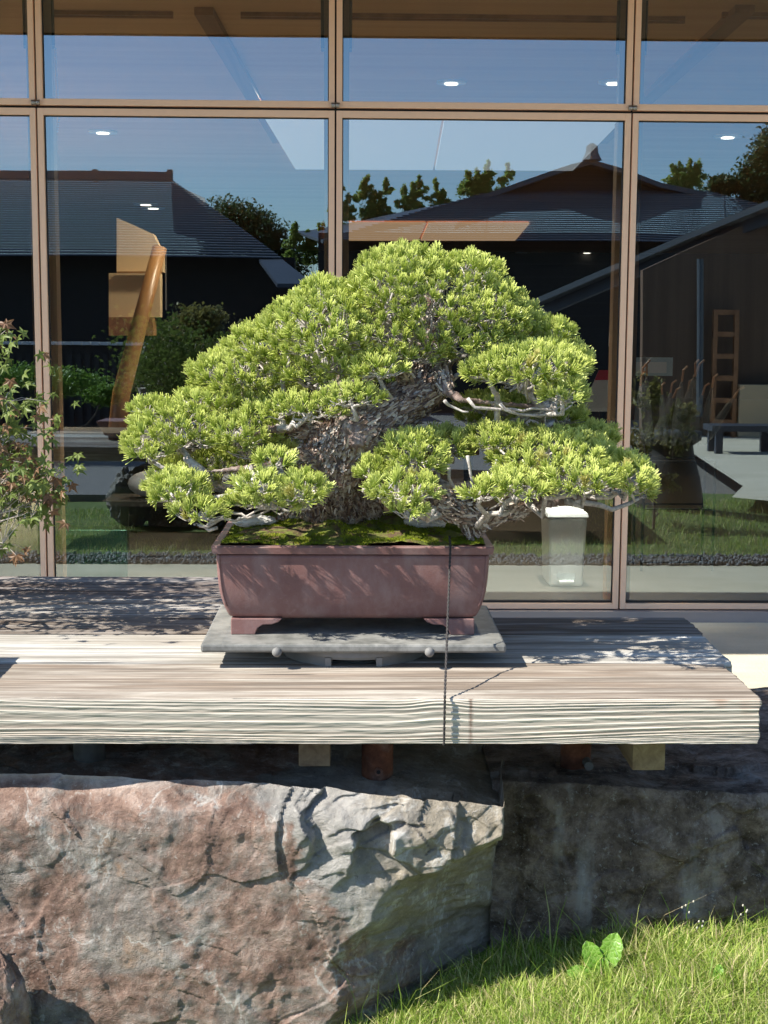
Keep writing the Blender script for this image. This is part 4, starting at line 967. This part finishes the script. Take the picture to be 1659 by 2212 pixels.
for px, py, y, spread, num in ((-5, 722, 3.35, .028, 14), (-50, 775, 3.5, .04, 14), (10, 870, 3.3, .04, 22), (20, 935, 3.35, .05, 34), (-25, 1000, 3.4, .09, 70), (30, 1030, 3.3, .05, 40), (65, 1050, 3.32, .045, 30), (105, 1075, 3.3, .022, 10), (10, 1080, 3.4, .07, 50), (50, 1112, 3.3, .04, 12), (0, 1180, 3.3, .03, 9),
                            (-260, 800, 3.5, .15, 200), (-260, 950, 3.6, .15, 200), (-320, 700, 3.7, .16, 200), (-220, 880, 3.8, .15, 260), (-360, 820, 3.4, .18, 240), (-200, 1020, 3.75, .12, 170), (-190, 930, 3.9, .13, 170)):
    c = yp(px, py, y); s0 = base+Vector((.02, 0, min(.45, max(.12, (c.z-base.z)*.6)))) if px < -100 else Vector(c)+Vector((-.30, .05, -.06+rng.normal()*.04))
    P = wiggle(s0, c, 9, .035 if px < -100 else .07); mb.tube(P, [.008, .0065, .005, .004, .0032, .0025, .002, .0016, .0013, .001], 6)
    for k in range(int(num*1.5)):
        p = Vector(c)+Vector((rng.normal()*spread, rng.normal()*spread*.9, rng.normal()*spread*.42))
        if k % 3 == 0 and (p-c).length < .10: mb.tube([P[int(rng.integers(6, 10))], p.lerp(c, .45)+Vector((0, 0, .008)), p], [.0013, .001, .0007], 4, False)
        LT.append(p)
mb.build('trunk', plain('maple_bark', (.38, .34, .29), .8, .3, 30), mp, True)
LT.sort(key=lambda p: -(p.x if p.y < 4 else -9))
JV, JF = [[], []], [[], []]; offs = [0, 0]
for i, p in enumerate(LT):
    e = (Euler((rng.normal()*.45+.95, rng.normal()*.45, rng.normal()*.7)).to_matrix() @ Matrix.Rotation(math.pi+rng.normal()*.6, 3, 'Z'))*rng.uniform(.018, .029); ri = 1 if (rng.random() < .28) else 0
    if i < 300:
        o = bpy.data.objects.new('leaf', lmes[ri]); COL.objects.link(o); o.parent = mp; o.matrix_local = Matrix.Translation(p-mpb) @ e.to_4x4()
    else:
        JV[0].append(LV @ np.array(e).T+np.array(p)); JF[0] += [tuple(offs[0]+q for q in f) for f in LF]; offs[0] += len(LV)
o = link('leaves', mesh(np.concatenate(JV[0]), JF[0], 'leaves'), M['maple_g'], mp); o['kind'] = 'stuff'
mpot = thing('bonsai_pot', 'shallow dark pot of the maple at the left end of the bench', 'pot', (-1.45, 3.45, TZ))
frustum(MB(), -1.45, 3.45, TZ+.03, TZ+.13, .2, .14, .25, .18).build('body', M['clay'], mpot, bevel=.008)
for sx in (-1, 1):
    for sy in (-1, 1): MB().box((-1.45+sx*.15-.03, 3.45+sy*.1-.02, TZ+.002), (-1.45+sx*.15+.03, 3.45+sy*.1+.02, TZ+.0295)).build('foot', M['clay'], mpot)
st2 = thing('stone_slab', 'flat slab by the left end of the bench casting a short shadow', 'slab', (-1.1, 2.9, TZ))
MB().box((-1.5, 2.80, TZ+.004), (-.80, 3.04, TZ+.07)).build('slab', M['slate'], st2)
# ------------------------------------------------------------------ grass
def grass(n, xr, yr, h, w, name, m, mask=None, seed=1):
    P = np.stack([rng.uniform(*xr, n), rng.uniform(*yr, n), np.zeros(n)], 1); P[:, 2] = gz(P[:, 0], P[:, 1])-.002
    if mask is not None: P = P[mask(P)]
    n = len(P); cl = fbm(np.stack([P[:, 0]*5, P[:, 1]*5, 0*P[:, 0]+seed], -1), 3)
    H = h*rng.gamma(5, .2, n)*(1+.45*cl); a = rng.uniform(0, 6.283, n); d = np.stack([np.cos(a), np.sin(a), 0*a], 1); lean = rng.gamma(2.2, .4, n).clip(.1, 1.5 if h < .05 else .9)*H
    sd = np.stack([-np.sin(a), np.cos(a), 0*a], 1)*(w*rng.uniform(.6, 1.3, n))[:, None]; up = np.array([0, 0, 1.])
    v0 = P-sd; v1 = P+sd; m0 = P+d*(lean*.35)[:, None]+up*(H*.6)[:, None]; v2 = m0+sd*.8; v3 = m0-sd*.8; v4 = P+d*lean[:, None]+up*(H*.97)[:, None]
    V = np.stack([v0, v1, v2, v3, v4], 1).reshape(-1, 3); b = np.arange(n)[:, None]*5
    F = np.concatenate([b+np.array([[0, 1, 2]]), b+np.array([[0, 2, 3]]), b+np.array([[3, 2, 4]])])
    me = mesh(V, F, name); at = me.attributes.new('tint', 'FLOAT', 'POINT'); at.data.foreach_set('value', np.repeat(rng.random(n), 5).astype(np.float32))
    return tag(link(name, me, m), kind='stuff')
t = NT('grass_blade'); at = t.n('Attribute', attribute_name='tint').outputs['Fac']
cc = t.ramp(at, (0.0, (.12, .22, .025)), (.35, (.26, .38, .05)), (.65, (.42, .50, .10)), (.85, (.62, .62, .26)), (.97, (.60, .48, .28)))
t.done(cc, .55, spec=.3); tl = t.n('BsdfTranslucent', {'Color': cc}); t.put(t.out.inputs['Surface'], t.n('MixShader', {0: .35, 1: t.b.outputs[0], 2: tl.outputs[0]})); M['grass'] = t.m
def front_of_rock(P): return ((P[:, 0] > -.04) | (P[:, 0] < -.62) | (P[:, 1] < 2.35)) & (P[:, 1] < np.interp(P[:, 0], [-2, -.06, .33, .7, 2], [2.68, 2.68, 2.95, 2.90, 2.89]))
grass(120000, (-.12, 1.2), (2.4, 3.0), .027, .0011, 'grass', M['grass'], front_of_rock)
def near_rock(P):
    e = np.interp(P[:, 0], [-2, -.06, .33, .7, 2], [2.68, 2.68, 2.95, 2.90, 2.89]); return (P[:, 0] > -.03) & (P[:, 1] < e+.01) & (P[:, 1] > e-.12)
grass(9000, (-1.0, -.6), (2.3, 2.7), .03, .0011, 'grass', M['grass'])
grass(2600, (-.2, 1.3), (2.6, 3.5), .07, .0012, 'grass', M['grass'], near_rock, 4)
t2 = leafmat('lawn_far', (.06, .12, .02), (.14, .20, .05), .3, 3)
grass(60000, (-4.5, 5), (1.75, 4.75), .03, .002, 'grass', M['grass'], lambda P: (P[:, 1] > 3.9) | (P[:, 0] > 1.45) | (P[:, 0] < -1.5), 6)
# broad weed
M['budm'] = plain('dry_bud', (.50, .47, .38), .8)
def broad(name, base, specs, label, m):
    w = thing(name, label, 'weed', base)
    for (dx, dy, dz, L, W) in specs:
        d = Vector((dx, dy, dz)).normalized(); nrm = (Vector((-.25, -.75, .6))-d*Vector((-.25, -.75, .6)).dot(d)).normalized(); wx = d.cross(nrm)
        nu, nv = 14, 8; V = []; F = []
        for i in range(nu+1):
            u = i/nu; wd = W*(.14 if u < .2 else .14+.86*math.sin(min(1, (u-.2)/.45)*math.pi/2))*(math.sqrt(max(0.0, 1-((u-.62)/.38)**2)) if u > .62 else 1)
            wd = max(wd, .0004)
            for j in range(nv+1):
                s_ = j/nv*2-1; edge = 1+.07*math.sin(i*2.4)*abs(s_)**3
                p = d*(L*u)+wx*(s_*wd*edge)+nrm*(.30*abs(s_)*wd+.0016*math.sin(i*1.7+s_*4)*abs(s_)-L*.22*u*u)*1.0+Vector((0, 0, -.12*L*u*u*(1-dz)))
                V.append(p)
        for i in range(nu):
            for j in range(nv): q = i*(nv+1)+j; F.append((q, q+1, q+nv+2, q+nv+1))
        link('leaf', mesh([tuple(v) for v in V], F, 'leaf', True), m, w, base)
    return w
t = NT('weed_leaf'); n = t.noise(t.pos(), 60, 4); vv = t.n('TexVoronoi', {'Vector': t.pos(), 'Scale': 110.0}, feature='DISTANCE_TO_EDGE')
cc = t.mix(t.ramp(vv.outputs['Distance'], (0.0, .6), (.08, 0.0)), t.mix(n, (.13, .30, .025), (.22, .42, .05)), (.40, .56, .15))
t.done(cc, .4, t.bump(vv.outputs['Distance'], .002)); tl = t.n('BsdfTranslucent', {'Color': cc}); t.put(t.out.inputs['Surface'], t.n('MixShader', {0: .35, 1: t.b.outputs[0], 2: tl.outputs[0]})); M['weed'] = t.m
wb_ = gp(1303, 2122)
broad('weed', wb_, [(-.42, 0, 1, .088, .020), (.2, 0, 1, .102, .023), (-1, -.1, .5, .078, .017), (1, -.15, .35, .075, .017), (-.05, -.1, 1, .055, .012), (.9, -.7, .2, .06, .014), (-.9, -.6, .25, .055, .013)], 'broad leafed bright green weed standing in the lawn, the larger one', M['weed'])
wb2 = gp(1548, 2150)
broad('weed', wb2, [(.05, 0, 1, .06, .011), (1, -.2, .5, .052, .013), (-1, -.2, .6, .05, .012), (.1, -.3, 1, .035, .010)], 'small broad leafed weed in the lawn near the right edge', M['weed'])
for px, py in ((1345, 2210), (1450, 2185), (1380, 2010), (1600, 2060), (1640, 2000)):
    b = gp(px, py+20); broad('weed', b, [(math.cos(k*1.7), math.sin(k*1.7)*.6, .5, .03, .010) for k in range(4)], {1345: 'tiny clover like weed at the bottom edge of the lawn', 1450: 'tiny weed in the lawn between the two broad weeds', 1380: 'tiny weed by the rock behind the larger broad weed', 1600: 'tiny weed above the small broad weed at right', 1640: 'tiny weed by the rock at the right edge'}[px], M['weed'])
for k, (px, py, pt) in enumerate(((1492, 2020, 1945), (1515, 2030, 1985), (1612, 2015, 1958))):
    b = gp(px, py+40); top = yp(px-3, pt, b.y)
    fs = thing('flower_stalk', ['thin weed stalk with pale dried buds, tallest of three', 'thin weed stalk with pale dried buds, shortest of three', 'thin weed stalk with pale buds near the right edge'][k], 'weed', b)
    MB().tube(wiggle(b, top, 4, .03), .0009, 5).build('stalk', M['grass'], fs)
    for j in range(4):
        c = top+Vector((rng.normal()*.006, rng.normal()*.006, -.012*j*.6)); MB().ball(c, .0020, 1, 1, 1.4, 6).build('bud', M['budm'], fs, True)
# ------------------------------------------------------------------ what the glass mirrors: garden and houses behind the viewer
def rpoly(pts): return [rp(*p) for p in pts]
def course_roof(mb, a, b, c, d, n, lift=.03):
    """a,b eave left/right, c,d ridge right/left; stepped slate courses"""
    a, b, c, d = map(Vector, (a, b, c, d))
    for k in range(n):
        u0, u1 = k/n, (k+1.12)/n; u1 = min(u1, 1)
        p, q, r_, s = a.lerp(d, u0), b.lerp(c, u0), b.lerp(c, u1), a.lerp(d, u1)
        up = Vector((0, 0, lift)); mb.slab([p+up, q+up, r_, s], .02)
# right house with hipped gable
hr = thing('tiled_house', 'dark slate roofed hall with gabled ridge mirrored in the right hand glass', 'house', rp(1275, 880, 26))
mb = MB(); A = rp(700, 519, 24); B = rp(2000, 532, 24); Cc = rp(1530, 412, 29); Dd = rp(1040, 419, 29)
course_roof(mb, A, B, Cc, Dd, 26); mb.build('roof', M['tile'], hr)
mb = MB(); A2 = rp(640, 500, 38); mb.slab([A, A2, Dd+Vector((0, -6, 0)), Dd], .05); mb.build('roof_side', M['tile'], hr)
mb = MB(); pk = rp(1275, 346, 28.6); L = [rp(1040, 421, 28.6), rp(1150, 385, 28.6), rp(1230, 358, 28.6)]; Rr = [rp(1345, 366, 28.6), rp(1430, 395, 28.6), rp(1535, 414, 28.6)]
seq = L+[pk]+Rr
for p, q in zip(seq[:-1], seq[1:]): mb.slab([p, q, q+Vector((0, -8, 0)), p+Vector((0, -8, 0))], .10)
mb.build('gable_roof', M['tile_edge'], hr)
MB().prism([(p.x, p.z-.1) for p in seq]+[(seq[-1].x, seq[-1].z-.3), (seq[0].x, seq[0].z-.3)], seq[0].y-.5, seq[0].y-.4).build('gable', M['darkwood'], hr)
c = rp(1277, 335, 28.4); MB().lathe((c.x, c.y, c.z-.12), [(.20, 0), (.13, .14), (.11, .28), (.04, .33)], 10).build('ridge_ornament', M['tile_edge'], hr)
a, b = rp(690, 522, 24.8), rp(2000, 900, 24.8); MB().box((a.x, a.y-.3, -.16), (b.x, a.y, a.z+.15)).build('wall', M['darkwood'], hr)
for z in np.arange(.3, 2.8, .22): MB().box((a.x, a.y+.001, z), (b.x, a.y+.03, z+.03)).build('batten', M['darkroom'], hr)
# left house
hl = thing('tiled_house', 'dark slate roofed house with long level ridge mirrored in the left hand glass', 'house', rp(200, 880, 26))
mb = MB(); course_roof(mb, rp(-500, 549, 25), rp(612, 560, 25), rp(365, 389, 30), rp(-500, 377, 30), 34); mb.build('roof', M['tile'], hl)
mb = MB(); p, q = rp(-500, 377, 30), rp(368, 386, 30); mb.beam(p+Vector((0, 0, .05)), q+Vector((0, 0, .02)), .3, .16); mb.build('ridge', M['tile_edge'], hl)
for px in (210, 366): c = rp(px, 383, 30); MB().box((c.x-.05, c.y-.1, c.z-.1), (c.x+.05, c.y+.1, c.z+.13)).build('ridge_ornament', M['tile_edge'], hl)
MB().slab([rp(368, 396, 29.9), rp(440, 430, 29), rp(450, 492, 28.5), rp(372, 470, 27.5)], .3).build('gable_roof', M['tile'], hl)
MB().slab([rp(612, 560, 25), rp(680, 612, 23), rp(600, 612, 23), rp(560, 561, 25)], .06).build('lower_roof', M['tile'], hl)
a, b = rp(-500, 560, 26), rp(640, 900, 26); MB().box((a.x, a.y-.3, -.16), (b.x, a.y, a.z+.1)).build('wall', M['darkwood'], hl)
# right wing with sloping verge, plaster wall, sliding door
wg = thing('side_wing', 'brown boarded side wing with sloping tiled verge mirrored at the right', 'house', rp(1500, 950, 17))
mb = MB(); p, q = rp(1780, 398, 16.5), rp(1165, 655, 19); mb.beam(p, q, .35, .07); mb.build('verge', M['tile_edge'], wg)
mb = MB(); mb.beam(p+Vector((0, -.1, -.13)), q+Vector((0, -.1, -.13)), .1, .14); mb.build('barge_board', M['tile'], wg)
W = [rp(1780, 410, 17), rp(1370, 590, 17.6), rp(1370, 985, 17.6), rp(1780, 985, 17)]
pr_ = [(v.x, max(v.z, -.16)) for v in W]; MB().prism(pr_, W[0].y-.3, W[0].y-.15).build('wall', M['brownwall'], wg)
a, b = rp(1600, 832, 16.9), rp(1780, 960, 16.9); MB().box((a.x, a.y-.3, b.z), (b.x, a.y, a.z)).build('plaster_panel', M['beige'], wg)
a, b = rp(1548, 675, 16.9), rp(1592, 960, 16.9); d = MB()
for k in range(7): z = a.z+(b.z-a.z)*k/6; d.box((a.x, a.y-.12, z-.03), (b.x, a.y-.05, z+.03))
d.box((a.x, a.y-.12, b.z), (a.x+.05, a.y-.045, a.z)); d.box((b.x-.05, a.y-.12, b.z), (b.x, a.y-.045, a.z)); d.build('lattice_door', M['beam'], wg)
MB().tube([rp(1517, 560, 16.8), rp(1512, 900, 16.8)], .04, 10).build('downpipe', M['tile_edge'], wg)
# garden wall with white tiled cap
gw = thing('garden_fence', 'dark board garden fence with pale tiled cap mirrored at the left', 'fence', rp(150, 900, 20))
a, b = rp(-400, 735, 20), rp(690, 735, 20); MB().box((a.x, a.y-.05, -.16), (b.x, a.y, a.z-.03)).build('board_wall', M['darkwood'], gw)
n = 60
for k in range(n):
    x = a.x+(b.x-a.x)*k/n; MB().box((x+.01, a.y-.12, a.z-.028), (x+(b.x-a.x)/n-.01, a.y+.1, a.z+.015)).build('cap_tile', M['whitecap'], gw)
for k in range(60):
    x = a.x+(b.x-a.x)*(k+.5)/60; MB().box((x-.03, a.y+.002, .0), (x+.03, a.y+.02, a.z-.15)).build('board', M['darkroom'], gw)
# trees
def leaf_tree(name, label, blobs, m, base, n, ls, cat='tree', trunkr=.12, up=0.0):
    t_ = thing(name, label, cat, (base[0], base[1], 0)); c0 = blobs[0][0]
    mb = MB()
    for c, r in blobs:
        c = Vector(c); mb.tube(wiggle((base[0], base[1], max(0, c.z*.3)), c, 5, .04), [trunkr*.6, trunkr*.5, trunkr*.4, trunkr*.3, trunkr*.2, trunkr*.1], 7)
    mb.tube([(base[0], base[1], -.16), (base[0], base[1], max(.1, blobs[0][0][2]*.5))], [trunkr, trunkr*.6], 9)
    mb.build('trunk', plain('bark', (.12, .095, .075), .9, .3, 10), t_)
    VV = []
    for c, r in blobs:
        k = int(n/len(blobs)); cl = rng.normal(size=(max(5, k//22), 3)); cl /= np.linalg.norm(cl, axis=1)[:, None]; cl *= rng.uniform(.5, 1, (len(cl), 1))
        idx = rng.integers(0, len(cl), k); P = cl[idx]+rng.normal(size=(k, 3))*.20; VV.append(P*np.array(r)+np.array(c))
    P = np.concatenate(VV); nn = len(P); lf = np.array([[0, -.5, 0], [.24, 0, .05], [0, .5, 0], [-.24, 0, .05]])
    V, F = scatter_np(lf, np.array([[0, 1, 2, 3]]), P, rng.uniform(ls*.6, ls*1.3, nn), rots(nn, 1.2 if up == 0 else .8))
    o = link('crown', mesh(V, F, 'crown'), m, t_); return t_
M['evergreen'] = leafmat('evergreen', (.04, .07, .02), (.12, .16, .05), .35, .8)
M['bamboo'] = leafmat('bamboo', (.24, .34, .06), (.48, .54, .14), .5, .8)
def B_(pts): return [(tuple(rp(px, py, D)), (w*D/FPX, .8*w*D/FPX, h*D/FPX)) for px, py, D, w, h in pts]
leaf_tree('evergreen_tree', 'broad dark evergreen tree mirrored between the two roofs', B_([(500, 480, 36, 62, 45), (560, 510, 36, 62, 50), (610, 570, 36, 50, 45), (480, 520, 36, 45, 60)]), M['evergreen'], rp(540, 800, 36), 16000, .12)
for k, (px, py, w, h, lab) in enumerate(((670, 520, 40, 60, 'feathery bamboo mirrored left of the middle mullion'), (765, 430, 38, 60, 'feathery bamboo mirrored right of the middle mullion'), (850, 440, 40, 55, 'bamboo clump mirrored above the left hip of the right roof'), (925, 430, 40, 40, 'low bamboo clump mirrored by the right roof slope'), (1050, 390, 45, 35, 'bamboo tips mirrored above the gable slope'), (1495, 378, 34, 26, 'bamboo tip mirrored right of the gable'))):
    bl_ = []
    for j in range(6):
        x = px+rng.uniform(-w, w); yy_ = py-h*rng.uniform(-.2, 1)*(1-.3*abs(x-px)/w); bl_.append((x, yy_, 34, 6, 14)); bl_.append((x+5, yy_+15, 34, 12, 9)); bl_.append((x-9, yy_+26, 34, 13, 8)); bl_.append((x+rng.uniform(-12, 12), py+h*.6, 34, 17, 18))
    leaf_tree('bamboo', lab, B_(bl_), M['bamboo'], rp(px, 800, 34), 4200, .11, trunkr=.02)
leaf_tree('evergreen_tree', 'dark evergreen tree mirrored at the right edge above the wing', B_([(1640, 400, 30, 42, 70), (1680, 350, 30, 50, 80), (1570, 400, 30, 30, 18)]), M['evergreen'], rp(1680, 800, 30), 12000, .11)
M['pine_far'] = leafmat('clipped_pine', (.08, .18, .02), (.25, .38, .06), .3, 2)
leaf_tree('clipped_pine', 'low rounded clipped pine mirrored at the left', B_([(60, 810, 15, 90, 26), (150, 825, 15, 90, 30), (-40, 820, 15, 100, 30), (225, 850, 14.5, 40, 22)]), M['pine_far'], rp(110, 1000, 15), 9000, .05, 'shrub', .05)
M['maple_far'] = leafmat('mirror_maple', (.16, .16, .04), (.42, .34, .11), .4, 2)
leaf_tree('garden_maple', 'brownish green maple mirrored left of the bonsai', B_([(430, 690, 14.5, 55, 32), (400, 740, 14.5, 75, 40), (460, 760, 14.5, 80, 45), (370, 820, 14.5, 70, 40), (330, 800, 14.5, 40, 35), (470, 840, 14.5, 70, 35), (520, 720, 14.5, 25, 25)]), M['maple_far'], rp(430, 1010, 14.5), 12000, .055, 'tree', .06)
M['rockgrey'] = plain('rock_grey', (.2, .19, .18), .85, .4, 6, bump=.02)
c = rp(285, 1075, 10.3); blob_rock('boulder', c, (.17, .14, .2), M['rockgrey'], 'upright grey garden rock mirrored left of the pot', 20, 50, .3)
c = rz(1485, 1100, 0); leaf_tree('young_tree', 'slender young tree with sparse leaves mirrored in the right pane', B_([(1390, 850, 9.6, 40, 45), (1440, 940, 9.6, 55, 40), (1380, 960, 9.6, 30, 50), (1470, 900, 9.6, 30, 30), (1420, 1040, 9.6, 45, 25)]), M['maple_far'], rz(1412, 1150, 0), 1500, .045, 'tree', .012)
pd = thing('stone_pedestal', 'dark rounded stone pedestal mirrored in the right pane', 'pedestal', rz(1445, 1112, 0))
c = rz(1445, 1112, 0); MB().lathe((c.x, c.y, -.1), [(.2, -.06), (.2, 0), (.245, .08), (.25, .2), (.22, .38), (.17, .55), (.16, .62), (.22, .66), (.22, .72)], 28).build('pedestal', M['darkroom'], pd, True)
gbn = thing('garden_bench', 'plain dark slab bench mirrored at the right edge', 'bench', rz(1600, 1000, 0))
c = rz(1600, 1000, 0); MB().box((c.x-.35, c.y-.2, .34), (c.x+.35, c.y+.2, .40)).build('seat', M['tile'], gbn)
for s in (-.27, .27):
    for q in (-.15, .15): MB().box((c.x+s-.035, c.y+q-.035, .1), (c.x+s+.035, c.y+q+.035, .339)).build('leg', M['tile'], gbn)
